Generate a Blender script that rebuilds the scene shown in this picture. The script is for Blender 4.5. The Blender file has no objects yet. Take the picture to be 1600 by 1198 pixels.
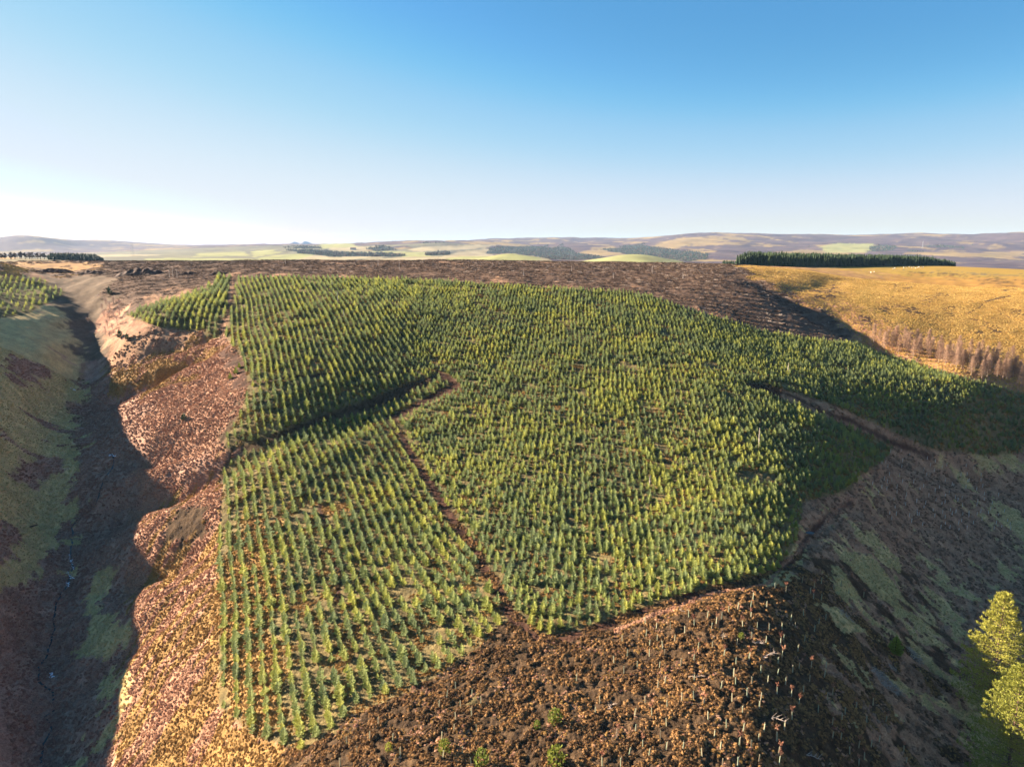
import bpy, bmesh, math, random
import numpy as np
from mathutils import Vector, Matrix, Euler

rng = np.random.default_rng(11)
random.seed(11)
R = math.radians

# ------------------------------------------------------------------ camera, sky, sun, exposure
FPX, PITCH, IW, IH = 1100.0, R(11.0), 1600.0, 1198.0
CAMZ = 120.0
SUN_AZ, SUN_EL = R(-68), R(19)          # azimuth from the view direction (+Y), negative = left
scene = bpy.context.scene
cam_data = bpy.data.cameras.new('camera')
cam = bpy.data.objects.new('camera', cam_data)
scene.collection.objects.link(cam)
cam.location = (0, 0, CAMZ)
cam.rotation_euler = (R(90) - PITCH, 0, 0)
cam_data.sensor_width = 36
cam_data.sensor_fit = 'HORIZONTAL'
cam_data.lens = 36 * FPX / IW
cam_data.clip_start, cam_data.clip_end = 0.5, 120000
scene.camera = cam

world = bpy.data.worlds.new('World')
scene.world = world
world.use_nodes = True
wn = world.node_tree
for n in list(wn.nodes):
    wn.nodes.remove(n)
sky = wn.nodes.new('ShaderNodeTexSky')
sky.sky_type = 'NISHITA'
sky.sun_disc = False
sky.sun_elevation = SUN_EL
sky.sun_rotation = SUN_AZ
sky.altitude = 300
sky.air_density = 1.0
sky.dust_density = 0.15
sky.ozone_density = 1.6
# grade the clear winter sky: paler horizon, deeper blue overhead raised to fill shade
vs = wn.nodes.new('ShaderNodeVectorMath'); vs.operation = 'SCALE'; vs.inputs['Scale'].default_value = 0.07
wn.links.new(sky.outputs[0], vs.inputs[0])
sep = wn.nodes.new('ShaderNodeSeparateColor'); comb = wn.nodes.new('ShaderNodeCombineColor')
wn.links.new(vs.outputs[0], sep.inputs[0])
EXPO = 2.45
CURVES = {0: [(0, 0), (.05, .065), (.112, .10), (.19, .31), (.33, .62), (.50, .76), (.65, .90), (1, 1.0)],
          1: [(0, 0), (.08, .21), (.183, .36), (.28, .59), (.42, .76), (.535, .82), (1, .97)],
          2: [(0, 0), (.12, .46), (.277, .71), (.34, .84), (.44, .88), (.55, .92), (1, 1.0)]}
for ch in (0, 1, 2):
    fc = wn.nodes.new('ShaderNodeFloatCurve')
    cu = fc.mapping.curves[0]
    for k_, (x_, y_) in enumerate(CURVES[ch]):
        if k_ == 0: cu.points[0].location = (x_, y_)
        elif k_ == len(CURVES[ch]) - 1: cu.points[-1].location = (x_, y_)
        else: cu.points.new(x_, y_)
    fc.mapping.update()
    # glow round the sun, beyond the left edge, added on top to fill the shade
    g1 = wn.nodes.new('ShaderNodeMath'); g1.operation = 'SUBTRACT'; g1.inputs[1].default_value = .55
    g2 = wn.nodes.new('ShaderNodeMath'); g2.operation = 'MAXIMUM'; g2.inputs[1].default_value = 0
    g3 = wn.nodes.new('ShaderNodeMath'); g3.operation = 'MULTIPLY_ADD'; g3.inputs[1].default_value = 1.6
    b_ = wn.nodes.new('ShaderNodeMath'); b_.operation = 'MULTIPLY'; b_.inputs[1].default_value = (1.13, 1.06, 1.03)[ch] / 2 ** EXPO / 0.1
    wn.links.new(sep.outputs[ch], fc.inputs['Value'])
    wn.links.new(sep.outputs[ch], g1.inputs[0]); wn.links.new(g1.outputs[0], g2.inputs[0]); wn.links.new(g2.outputs[0], g3.inputs[0])
    wn.links.new(fc.outputs[0], g3.inputs[2]); wn.links.new(g3.outputs[0], b_.inputs[0]); wn.links.new(b_.outputs[0], comb.inputs[ch])
bg = wn.nodes.new('ShaderNodeBackground')
bg.inputs['Strength'].default_value = 0.1
wo = wn.nodes.new('ShaderNodeOutputWorld')
wn.links.new(comb.outputs[0], bg.inputs['Color'])
wn.links.new(bg.outputs[0], wo.inputs['Surface'])

sun_data = bpy.data.lights.new('sun', 'SUN')
sun = bpy.data.objects.new('sun', sun_data)
scene.collection.objects.link(sun)
sun_data.energy = 5.0
sun_data.angle = R(0.6)
sun_data.color = (1.0, 0.84, 0.66)
SUN_DIR = Vector((math.sin(SUN_AZ) * math.cos(SUN_EL), math.cos(SUN_AZ) * math.cos(SUN_EL), math.sin(SUN_EL)))
sun.rotation_euler = SUN_DIR.to_track_quat('Z', 'Y').to_euler()
sun.location = (-200, 60, 260)

scene.view_settings.view_transform = 'Standard'
scene.view_settings.look = 'None'
scene.view_settings.exposure = EXPO
scene.view_settings.gamma = 1
scene.render.engine = 'CYCLES'
scene.cycles.use_denoising = True
scene.cycles.max_bounces = 5
scene.cycles.diffuse_bounces = 3
scene.cycles.volume_bounces = 0
scene.cycles.transmission_bounces = 2
scene.cycles.transparent_max_bounces = 4
scene.cycles.use_adaptive_sampling = False

COL = scene.collection
PROTO = bpy.data.collections.new('instance_sources')      # never linked to the scene

# ------------------------------------------------------------------ noise
def _hash(ix, iy, seed):
    h = (ix.astype(np.int64) * 374761393 + iy.astype(np.int64) * 668265263 + seed * 974634777) & 0xffffffff
    h = ((h ^ (h >> 13)) * 1274126177) & 0xffffffff
    return ((h ^ (h >> 16)) & 0xffff) / 65535.0 * 2 * math.pi

def noise(x, y, seed=0):
    x = np.asarray(x, float); y = np.asarray(y, float)
    ix, iy = np.floor(x), np.floor(y)
    fx, fy = x - ix, y - iy
    def g(a, b):
        t = _hash(ix + a, iy + b, seed)
        return np.cos(t) * (fx - a) + np.sin(t) * (fy - b)
    ux = fx * fx * fx * (fx * (fx * 6 - 15) + 10)
    uy = fy * fy * fy * (fy * (fy * 6 - 15) + 10)
    a = g(0, 0) * (1 - ux) + g(1, 0) * ux
    b = g(0, 1) * (1 - ux) + g(1, 1) * ux
    return (a * (1 - uy) + b * uy) * 1.5

def fbm(x, y, octaves=4, seed=0):
    s, a, t = 0.0, 1.0, 0.0
    for k in range(octaves):
        s = s + a * noise(x, y, seed + k * 17)
        t += a
        a *= 0.55
        x = x * 2.03 + 3.7
        y = y * 2.03 - 1.3
    return s / t * 1.3

def smooth(a, b, x):
    t = np.clip((x - a) / (b - a), 0, 1)
    return t * t * (3 - 2 * t)

# ------------------------------------------------------------------ picture <-> place
CP, SP = math.cos(PITCH), math.sin(PITCH)
def ray(px, py):
    """horizontal azimuth and slope (dz per metre on the ground) of the sight line through a photograph pixel"""
    u = (np.asarray(px, float) - IW / 2) / FPX
    v = (IH / 2 - np.asarray(py, float)) / FPX
    fy, fz = CP + v * SP, -SP + v * CP
    h = np.hypot(u, fy)
    return np.arctan2(u, fy), fz / h, h

def project(x, y, z):
    z = z - CAMZ
    d = y * CP - z * SP
    d = np.where(d < 1e-3, np.nan, d)
    up = y * SP + z * CP
    return IW / 2 + FPX * x / d, IH / 2 - FPX * up / d, d

# survey points: photograph pixel and distance (m) along the view axis
near_pts = [
 # centre line of the hill
 (800,1190,88),(800,1100,99),(800,1000,114),(800,900,134),(800,800,160),(800,700,192),(800,600,232),(800,550,257),(800,500,285),(800,450,327),(800,430,355),(800,414,420),
 (600,1190,90),(600,1100,102),(600,1000,118),(600,900,139),(600,800,165),(600,720,190),(600,640,220),(600,560,252),(600,500,284),(600,450,330),(600,430,358),(600,411,440),
 (1000,1190,87),(1000,1080,100),(1000,960,118),(1000,860,142),(1000,760,170),(1000,660,202),(1000,560,247),(1000,500,285),(1000,460,325),(1000,440,355),(1000,421,420),
 (400,1190,101),(400,1100,110),(400,1000,126),(400,900,146),(400,800,171),(400,700,197),(400,600,229),(400,500,292),(400,440,350),(400,425,380),(400,410,450),
 (300,1190,112),(300,1080,124),(300,960,143),(300,860,166),(300,780,185),(300,680,214),(290,600,251),
 (220,1190,118),(210,1060,136),(215,940,156),(212,840,178),(220,740,205),(235,660,228),(210,600,262),(250,560,275),(180,560,285),
 (330,520,288),(250,500,305),(200,480,322),(180,515,308),(260,460,345),(300,440,368),(200,440,372),
 # burn on the left
 (68,1190,131),(80,1060,151),(92,960,168),(108,900,181),(114,830,196),(118,760,214),(120,690,236),(120,620,272),(130,560,296),(142,510,318),(150,475,340),(110,445,375),
 # slope left of the burn
 (0,1190,126),(0,1060,145),(0,960,157),(0,860,174),(0,760,194),(0,660,219),(0,580,246),(0,520,283),(0,475,322),(0,440,378),
 (60,1000,163),(50,800,203),(60,640,247),(70,540,286),(70,480,330),
 (0,412,520),(100,411,520),(200,410,510),(300,410,490),(60,425,440),(180,425,430),
 # shaded side on the right
 (1200,1190,88),(1200,1080,100),(1200,960,119),(1200,860,142),(1200,760,171),(1200,660,204),(1200,590,237),(1200,530,285),(1200,480,325),(1200,445,360),
 (1320,1190,96),(1320,1080,111),(1320,960,134),(1320,860,159),(1320,760,186),(1320,680,212),(1320,600,248),(1330,545,290),
 (1430,1190,109),(1430,1080,128),(1430,960,155),(1430,860,184),(1430,760,211),(1430,680,231),(1430,610,253),(1430,565,282),
 (1600,1190,121),(1600,1080,143),(1600,960,175),(1600,860,208),(1600,760,234),(1600,690,254),(1600,640,266),(1600,600,284),
 (1520,620,254),(1520,720,234),
 # far side of the right hand gully, golden field
 (1370,530,312),(1450,555,299),(1400,500,338),(1330,460,388),(1290,470,362),(1300,440,440),(1500,520,328),(1600,555,305),
 (1600,500,350),(1600,460,405),(1450,460,405),(1450,435,530),(1600,432,560),(1250,425,460),(1220,440,400),(1170,425,420),
 (1140,416,590),(1300,415.5,690),(1470,416.5,775),(1600,421,700),
 # crest
 (0,409,560),(150,408.5,560),(300,408.5,540),(500,407.5,510),(700,407,500),(850,409,500),(1000,411,500),(1080,412.5,510),
]
far_pts = []
def ring(d, pts):
    for px, py in pts:
        far_pts.append((px, py, d))
# ground behind the crest falls away
ring(900,  [(300,430),(500,430),(700,430),(900,432),(1080,428),(1180,418)])
ring(860,  [(1250,417),(1400,420),(1550,430),(1700,430),(-100,411)])
ring(950,  [(0,409),(120,409)])
ring(1250, [(0,404.5),(60,404.5),(120,406),(185,409),(250,420),(400,425)])
ring(1600, [(0,401.5),(40,402.5),(110,407),(180,412),(300,415),(500,420),(700,416),(900,424),(1100,430),(1300,430),(1500,428),(1700,428)])
ring(2200, [(0,406),(200,404),(400,407),(500,408),(620,407),(740,406),(790,396),(850,404),(905,411),(940,404),(990,397.5),(1030,402),(1075,411),(1150,416),(1300,420),(1500,420),(1700,420)])
ring(3000, [(0,403),(200,400),(400,400),(550,401),(700,400),(800,403),(900,409),(1000,409),(1100,408),(1250,408),(1400,409),(1600,410),(1700,410)])
ring(4200, [(0,400),(200,396),(400,392),(500,390),(600,391),(700,392),(800,398),(900,399),(1000,397),(1100,393),(1250,395),(1400,393),(1600,395),(1700,395)])
ring(5600, [(0,398),(200,392),(300,388),(400,386),(500,384),(600,380),(660,376),(700,377),(800,384),(900,384),(1000,383),(1100,376),(1200,378),(1350,378),(1450,374),(1530,374),(1600,364),(1700,360)])
ring(7200, [(-100,380),(0,371),(30,368),(70,372),(110,384),(200,388),(300,384.5),(400,382.5),(500,382),(600,380.5),(700,378),(800,377.5),(900,378),(1000,374),(1050,368),(1110,364),(1200,366),(1280,367),(1350,367.5),(1450,364.5),(1530,368),(1620,364),(1700,360)])
ring(9500, [(-100,384),(0,380),(60,386),(110,379),(150,374.5),(180,376),(240,381),(320,383.5),(400,383),(500,384),(600,383),(700,377),(800,373),(860,371.5),(940,372),(980,374),(1050,372),(1200,372),(1400,372),(1600,370),(1700,368)])
ring(14000,[(-100,388),(100,388),(300,388),(600,388),(900,386),(1200,386),(1700,386)])

pts = []
for px, py, d in near_pts + far_pts:
    az, t, h = ray(px, py)
    r = d * float(h)
    pts.append((float(az), r, float(t) * r))
def wpt(x, y, z):
    pts.append((math.atan2(x, y), math.hypot(x, y), z))
# around the camera, behind it and outside the picture
for a, r, z in [(-.5,45,-66),(0,45,-63),(.5,45,-66),(-1.2,45,-68),(1.2,45,-70),(0,20,-63),(-1.2,20,-64),(1.2,20,-64),
                (-.45,70,-70),(-.2,65,-64),(.1,65,-62),(.45,70,-69),
                (-.85,100,-92),(-1.2,100,-90),(.85,100,-86),(1.2,100,-88),(1.3,200,-92),(.95,170,-92),(.85,230,-92),(.8,300,-76),(.95,400,-50),(1.3,400,-60),
                (.75,520,-30),(1.0,800,-40),(1.3,1000,-60),(-1.3,160,-72),(-1.3,600,-40),(-1.3,1000,-60),(-.95,1000,-50),
                (-1.3,3000,-80),(1.3,3000,-40),(-1.3,7000,20),(1.3,7000,120),(-1.3,14000,-80),(1.3,14000,-60),
                (-.8,30000,-160),(0,30000,-160),(.8,30000,-160),(-1.3,30000,-160),(1.3,30000,-160)]:
    pts.append((a, r, z))
# hill left of the picture whose crest keeps the sun from the burn
for x, y, z in [(-150,100,-69),(-190,140,-49),(-235,180,-38),(-215,215,-36),(-245,255,-19),(-270,300,-14),(-300,350,-15),(-300,420,-10),
                (-290,150,-42),(-320,220,-31),(-340,300,-22),(-180,60,-62),(-260,80,-52),(-400,200,-56),(-420,330,-40),(-500,100,-60)]:
    wpt(x, y, z)

pts = np.array(pts)
KA = 1.9
A = np.c_[pts[:, 0] * KA, np.log(pts[:, 1])]
V = pts[:, 2] / np.sqrt(pts[:, 1])
def tps(d2):
    return 0.5 * d2 * np.log(d2 + 1e-12)
D2 = ((A[:, None, :] - A[None, :, :]) ** 2).sum(-1)
n = len(A)
M = np.zeros((n + 3, n + 3))
M[:n, :n] = tps(D2) + np.eye(n) * 2e-4
M[:n, n] = 1; M[:n, n+1:] = A
M[n, :n] = 1; M[n+1:, :n] = A.T
W = np.linalg.solve(M, np.r_[V, 0, 0, 0])

# ------------------------------------------------------------------ terrain grid (polar, fine where the picture looks)
def seg(a, b, k):
    return list(np.linspace(a, b, k, endpoint=False))
inner = list(np.arange(-39.5, 39.5001, 0.1))
outl = [-180, -165, -150, -135, -120, -110, -100, -92, -85] + list(np.arange(-80, -39.6, 1.0))
outr = [-a for a in outl[::-1]]
AZ = np.radians(np.array(outl + inner + outr[:-1] if False else outl + inner + outr))
RR = np.array(list(np.geomspace(3, 66, 22, endpoint=False)) + list(np.geomspace(66, 200, 400, endpoint=False))
              + list(np.geomspace(200, 560, 330, endpoint=False)) + list(np.geomspace(560, 3000, 110, endpoint=False))
              + list(np.geomspace(3000, 12000, 110, endpoint=False)) + list(np.geomspace(12000, 18500, 8)))
NA, NR = len(AZ), len(RR)
AZG, RG = np.meshgrid(AZ, RR, indexing='ij')
XG, YG = RG * np.sin(AZG), RG * np.cos(AZG)

# the spline is smooth: evaluate it on a coarser lattice and interpolate
def base_coarse():
    ca = np.radians(np.concatenate([np.arange(-75, -40, 2.5), np.arange(-40, 40.1, 0.4), np.arange(42.5, 76, 2.5)]))
    cr = np.log(np.geomspace(3, 18500, 400))
    g = np.array(np.meshgrid(ca * KA, cr, indexing='ij')).reshape(2, -1).T
    out = np.zeros(len(g))
    for i in range(0, len(g), 4000):
        q = g[i:i+4000]
        d2 = ((q[:, None, :] - A[None]) ** 2).sum(-1)
        out[i:i+4000] = tps(d2) @ W[:n] + W[n] + q @ W[n+1:]
    return ca, cr, out.reshape(len(ca), len(cr))
ca, cr, B = base_coarse()
def interp2(ga, gr, F, a, lr):
    i = np.clip(np.searchsorted(ga, a) - 1, 0, len(ga) - 2)
    j = np.clip(np.searchsorted(gr, lr) - 1, 0, len(gr) - 2)
    fa = np.clip((a - ga[i]) / (ga[i+1] - ga[i]), 0, 1)
    fr = np.clip((lr - gr[j]) / (gr[j+1] - gr[j]), 0, 1)
    return (F[i, j] * (1-fa) + F[i+1, j] * fa) * (1-fr) + (F[i, j+1] * (1-fa) + F[i+1, j+1] * fa) * fr
acl = np.clip(AZG, ca[0], ca[-1])
ZG = interp2(ca, cr, B, acl, np.log(RG)) * np.sqrt(RG)
# behind the camera: one common profile
back = smooth(R(75), R(120), np.abs(AZG))
prof = np.interp(np.log(RG), np.log([3, 50, 100, 200, 500, 1500, 45000]), [-63, -66, -75, -84, -70, -60, -160])
ZG = ZG * (1 - back) + prof * back
ZG[RG < 14] = ZG[RG < 14] * 0.2 - 63.2 * 0.8
ZG += CAMZ
LRR = np.log(RR)

def ground(x, y):
    return interp2(AZ, LRR, ZG, np.arctan2(x, y), np.log(np.hypot(x, y)))

def cast(px, py, rmin=60, rmax=12000):
    """first point of the ground seen through a photograph pixel"""
    az, t, _ = ray(px, py)
    az = float(az); t = float(t)
    i = int(np.clip(np.searchsorted(AZ, az) - 1, 0, NA - 2))
    f = (az - AZ[i]) / (AZ[i+1] - AZ[i])
    zc = ZG[i] * (1-f) + ZG[i+1] * f - CAMZ
    diff = zc - t * RR
    m = (RR > rmin) & (RR < rmax)
    idx = np.where(m & (diff >= 0))[0]
    if len(idx) == 0:
        idx = [np.argmax(np.where(m, diff, -1e9))]
    j = idx[0]
    if j > 0 and diff[j] > 0 > diff[j-1]:
        k = diff[j-1] / (diff[j-1] - diff[j])
        r = RR[j-1] * (1-k) + RR[j] * k
    else:
        r = RR[j]
    return np.array([r * math.sin(az), r * math.cos(az), float(ground(r * math.sin(az), r * math.cos(az)))])

# gullies: (pixels, half width m, depth m at each end, side offset)
gullies = [
 ([(118,800),(170,785),(235,758),(300,732),(360,706),(430,684),(500,664),(600,636),(690,606)], 7.0, (3, 7, 9.5, 9, 7, 4, 3, 2, .5)),
 ([(150,625),(190,598),(240,580),(295,552),(335,535)], 6.0, (4, 9, 10, 8, 2)),
 ([(160,560),(215,545),(270,528),(320,518),(360,505)], 11.0, (3, 6, 6.5, 5, 1)),
 ([(160,905),(215,885),(260,872),(310,850),(350,825)], 5.0, (3, 6, 6.5, 4.5, 1)),
 ([(180,712),(240,698),(290,690),(350,668)], 4.5, (3, 5.5, 4.5, 1)),
 ([(120,1080),(190,1010),(250,960),(310,930)], 5.0, (1.5, 3, 2.5, .5)),
 ([(1165,430),(1200,446),(1250,474),(1300,500),(1345,524),(1420,560),(1500,590)], 10.0, (2, 4, 5.5, 6, 5, 3, 2)),
 ([(1150,592),(1220,614),(1300,645),(1380,684),(1450,715),(1540,750)], 6.0, (.5, 2.5, 3.5, 4.5, 4, 2)),
 ([(1215,455),(1270,448),(1320,436)], 7.0, (.5, 1.6, .5)),
 ([(80,436),(112,448),(140,466),(150,484),(140,520),(125,570)], 13.0, (2, 6, 9, 9, 6, 3)),
 ([(60,1190),(75,1100),(80,1050),(90,980),(108,920),(112,850),(116,780)], 3.0, (1.5, 1.5, 1.5, 1.5, 1.5, 1.5, 1)),
 ([(1330,785),(1270,825),(1245,870),(1180,905),(1080,930),(950,975),(820,992)], 1.6, (.8,.9,.9,.7,.6,.5,.3)),
]
near = RG < 700
def polydist(P, x, y):
    best = np.full(x.shape, 1e9); par = np.zeros(x.shape)
    for k in range(len(P) - 1):
        a, b = P[k], P[k+1]
        ab = b - a
        t = np.clip(((x - a[0]) * ab[0] + (y - a[1]) * ab[1]) / (ab @ ab), 0, 1)
        d = np.hypot(x - a[0] - ab[0] * t, y - a[1] - ab[1] * t)
        m = d < best
        best[m] = d[m]; par[m] = k + t[m]
    return best, par
carved = []
for px, w, dep in gullies:
    P = np.array([cast(*p)[:2] for p in px])
    lo, hi = P.min(0) - 4 * w, P.max(0) + 4 * w
    carved.append((P, w, dep, lo, hi))
for P, w, dep, lo, hi in carved:
    m = near & (XG > lo[0]) & (XG < hi[0]) & (YG > lo[1]) & (YG < hi[1])
    x, y = XG[m], YG[m]
    wig = 1.0 + .25 * noise(x / 15, y / 15, 5)
    d, par = polydist(P, x + 2 * noise(x / 11, y / 11, 8) * w / 8, y + 2 * noise(x / 11, y / 11, 9) * w / 8)
    d = d / wig
    prof = 1 / (1 + (d / w) ** 2.4)
    end = smooth(0, 1, np.minimum(par, len(P) - 1 - par) + .9)
    ZG[m] -= np.interp(par, np.arange(len(dep)), dep) * (prof - 1 / (1 + 4 ** 2.4)).clip(0)

# broad relief
amp = np.interp(np.log(RG), np.log([60, 150, 500, 1500, 4000, 12000]), [.25, .6, .5, 2.5, 13, 17])
wav = np.interp(np.log(RG), np.log([60, 150, 500, 1500, 4000, 12000]), [14, 20, 30, 250, 700, 1400])
ZG += amp * fbm(XG / 22, YG / 22, 3, 40) * (RG < 900) * smooth(900, 500, RG)
ZG += amp * fbm(XG / 520, YG / 520, 5, 60) * smooth(900, 1800, RG) * (.35 + .65 * smooth(-.50, -.30, AZG))
ZG += 16 * (np.abs(fbm(XG / 900, YG / 900, 4, 66)) - .2) * smooth(3000, 5000, RG) * smooth(0, 35, ZG - CAMZ + 25) * smooth(-.50, -.30, AZG)

# ------------------------------------------------------------------ land cover
PX, PY, _D = project(XG, YG, ZG)
PX = np.where(np.isnan(PX), -9999, PX); PY = np.where(np.isnan(PY), 9999, PY)
scale_px = FPX / np.maximum(RG, 30)
w1 = fbm(XG / 16, YG / 16, 6, 101); w2 = fbm(XG / 16, YG / 16, 6, 202)
nm = np.minimum(1.0, 260 / np.maximum(RG, 1))
h1 = fbm(XG / 2.6, YG / 2.6, 3, 111); h2 = fbm(XG / 2.6, YG / 2.6, 3, 222)
QX = PX + (46 * w1 + 16 * h1) * nm
QY = PY + (30 * w2 + 14 * h2) * nm
fx1 = fbm(XG / 300, YG / 300, 3, 303)
fx2 = fbm(XG / 160, YG / 160, 3, 404)
QX = np.where(RG > 900, PX + 9 * fx1 + 5 * fx2, QX)
QY = np.where(RG > 900, PY + .9 * fx2, QY)

def inpoly(poly, x, y):
    c = np.zeros(x.shape, bool)
    k = len(poly)
    for i in range(k):
        x1, y1 = poly[i]; x2, y2 = poly[(i + 1) % k]
        if y1 == y2:
            continue
        c ^= ((y1 > y) != (y2 > y)) & (x < (x2 - x1) * (y - y1) / (y2 - y1) + x1)
    return c

CC = {   # colour a, colour b, relief, patch size m
 'bracken': ((.30,.15,.09), (.42,.235,.14), .9, 3.0),
 'brackenshade': ((.28,.15,.10), (.40,.24,.155), .8, 3.0),  # shaded copy of bracken, the valley's shade light worked into its colour
 'tawny': ((.34,.205,.068), (.25,.14,.05), .9, 2.5),
 'palegrass': ((.56,.40,.165), (.42,.29,.125), .6, 2.5),  # lightened past dry grass, its colour stands in for fill light
 'heather': ((.26,.14,.08), (.38,.22,.12), 1.0, 2.0),  # shade-side heather, colour lightened in place of fill light
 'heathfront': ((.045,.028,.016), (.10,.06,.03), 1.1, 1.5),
 'floor': ((.10,.08,.038), (.20,.145,.058), .7, 3.0),
 'fell': ((.085,.05,.032), (.17,.105,.068), .8, 3.0),
 'dullshade':      ((.105,.072,.045), (.17,.115,.07), .7, 3.0),  # dim brown for the burn head, its shade put into the colour
 'soil': ((.085,.040,.024), (.05,.026,.017), .7, 2.0),
 'gold': ((.37,.20,.042), (.27,.14,.035), .25, 14.0),
 'goldgreen': ((.29,.19,.035), (.33,.20,.04), .25, 20.0),
 'rough': ((.40,.23,.075), (.25,.135,.06), .6, 6.0),
 'pinkgrass': ((.40,.20,.11), (.30,.14,.08), .6, 5.0),
 'greenpatch': ((.34,.27,.10), (.42,.30,.12), .5, 3.0),
 'moor': ((.055,.036,.05), (.125,.085,.07), .5, 160.0),  # purple moor, with blue of the haze mixed into the colour
 'moorgrass': ((.28,.20,.08), (.19,.125,.06), .5, 120.0),
 'field': ((.24,.24,.085), (.27,.25,.10), .1, 200.0),
 'stubble': ((.33,.26,.14), (.28,.23,.13), .1, 200.0),
 'farmix': ((.19,.17,.09), (.10,.09,.065), .3, 260.0),
 'woodland': ((.03,.035,.025), (.06,.06,.045), .6, 60.0),
}
names = list(CC)
CLS = np.full(RG.shape, names.index('heather'), np.int16)
def paint(cls, poly, r0=0, r1=700, raw=False):
    x, y = (PX, PY) if raw else (QX, QY)
    m = (RG >= r0) & (RG < r1)
    sub = np.zeros(RG.shape, bool)
    sub[m] = inpoly(poly, x[m], y[m])
    CLS[sub] = names.index(cls)
def line(cls, pl, wpx, r0=0, r1=700, jit=1.0):
    m = (RG >= r0) & (RG < r1)
    xs = [p[0] for p in pl]; ys = [p[1] for p in pl]
    m &= (PX > min(xs) - 20) & (PX < max(xs) + 20) & (PY > min(ys) - 20) & (PY < max(ys) + 20)
    d, par = polydist(np.array(pl, float), PX[m] + (QX[m] - PX[m]) * jit * .15, PY[m] + (QY[m] - PY[m]) * jit * .15)
    wl = np.interp(par, np.arange(len(pl)), wpx) if hasattr(wpx, '__len__') else wpx
    sub = np.zeros(RG.shape, bool)
    sub[m] = d < wl
    CLS[sub] = names.index(cls)

# far country first
CLS[RG > 700] = names.index('farmix')
CLS[(RG > 1400) & (PX > 760)] = names.index('moor')
CLS[(RG > 5200) & (PX > 500)] = names.index('moor')
CLS[(RG > 6200)] = names.index('moor')
FR = (1000, 12000)
def F(cls, poly, r0=1400, r1=12000): paint(cls, poly, r0, r1)
F('stubble', [(540,408),(640,401),(760,400),(860,402),(860,412),(540,412)])
F('field', [(400,402),(470,396),(520,394),(640,393),(560,400),(470,406),(400,408)])
F('stubble', [(500,398),(560,394),(640,396),(620,400),(540,407),(480,409),(460,405)])
F('field', [(395,392),(430,390),(440,396),(395,402)]); F('field', [(310,396),(380,393),(390,399),(300,402)])
F('field', [(500,381),(545,380),(560,386),(500,389)]); F('stubble', [(515,388),(600,384),(620,389),(560,393),(520,393)])
F('stubble', [(140,399),(210,397),(260,399),(150,402)]); F('field', [(228,404),(270,403),(390,404),(420,409),(228,409)])
F('field', [(630,394),(665,394),(675,401),(630,402)]); F('stubble', [(690,400),(720,393),(760,388),(762,397),(780,402),(720,405)])
F('field', [(735,397),(800,396),(845,402),(840,412),(690,412),(700,404)], 1400, 2700)
F('stubble', [(735,397),(765,389),(760,399)])
F('stubble', [(640,388),(700,384),(780,381),(760,387),(690,392),(640,393)])
F('field', [(900,412),(930,404),(960,399),(990,396),(1030,400),(1065,409),(1080,414),(900,414)], 1400, 2900)
F('stubble', [(860,412),(920,409),(1000,411),(1080,411),(1080,416),(860,416)], 1000, 2200)
F('moorgrass', [(800,395),(820,390),(860,391),(880,397),(830,399)]); F('moorgrass', [(905,395),(925,387),(960,384),(950,396),(920,402)])
F('moorgrass', [(1010,388),(1040,376),(1090,368),(1160,370),(1180,378),(1120,384),(1060,386)])
F('moorgrass', [(1220,395),(1260,388),(1300,381),(1330,382),(1360,385),(1362,396),(1300,398)])
F('field', [(1283,385),(1310,380.5),(1365,381),(1368,388),(1350,394),(1290,395)])
F('moorgrass', [(1400,396),(1480,391),(1600,395),(1600,400),(1500,402)]); F('moorgrass', [(1530,386),(1600,376),(1600,382),(1540,390)])
F('moorgrass', [(700,380),(760,376),(800,379),(760,383)]); F('moorgrass', [(560,392),(600,386),(640,384),(640,388),(600,392)])
F('woodland', [(452,391),(480,390),(550,395),(616,396),(612,401),(520,401),(470,396)], 2900); F('woodland', [(572,388),(600,383),(618,391),(590,393)], 2900)
F('woodland', [(440,388),(460,385),(500,386),(500,388)], 2900); F('woodland', [(585,398),(630,399),(625,402),(585,403)], 2900)
F('woodland', [(665,397),(700,393),(705,402),(680,404)], 2900)
F('woodland', [(762,390),(780,385),(880,386),(905,396),(960,404),(900,410),(850,408),(845,401),(800,396),(764,396)], 2900)
F('woodland', [(940,390),(1000,382),(1060,392),(1100,394),(1110,404),(1060,410),(1020,404),(960,394)], 2900)
F('woodland', [(1358,386),(1378,382),(1400,385),(1395,391),(1360,393)], 2900)
F('gold' , [(-20,399),(30,399.5),(40,402),(20,404),(-20,405)], 1000, 2400)
mo = fbm(XG / 330, YG / 900, 5, 1300)
far_m = (RG > 2600) & (CLS == names.index('moor'))
CLS[far_m & (mo > .20)] = names.index('moorgrass')
CLS[far_m & (mo < -.42) & (RG < 6000)] = names.index('woodland')
CLS[(RG > 2600) & (CLS == names.index('moorgrass')) & (mo < -.12)] = names.index('moor')
# plateau with wood on the left
paint('floor', [(-50,402),(200,403),(200,412),(-50,412)], 700, 1500)
# plateau behind the crest on the right
for cl, po in [('goldgreen', [(1150,400),(1700,400),(1700,432),(1150,424)])]:
    paint(cl, po, 560, 1100)

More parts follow.
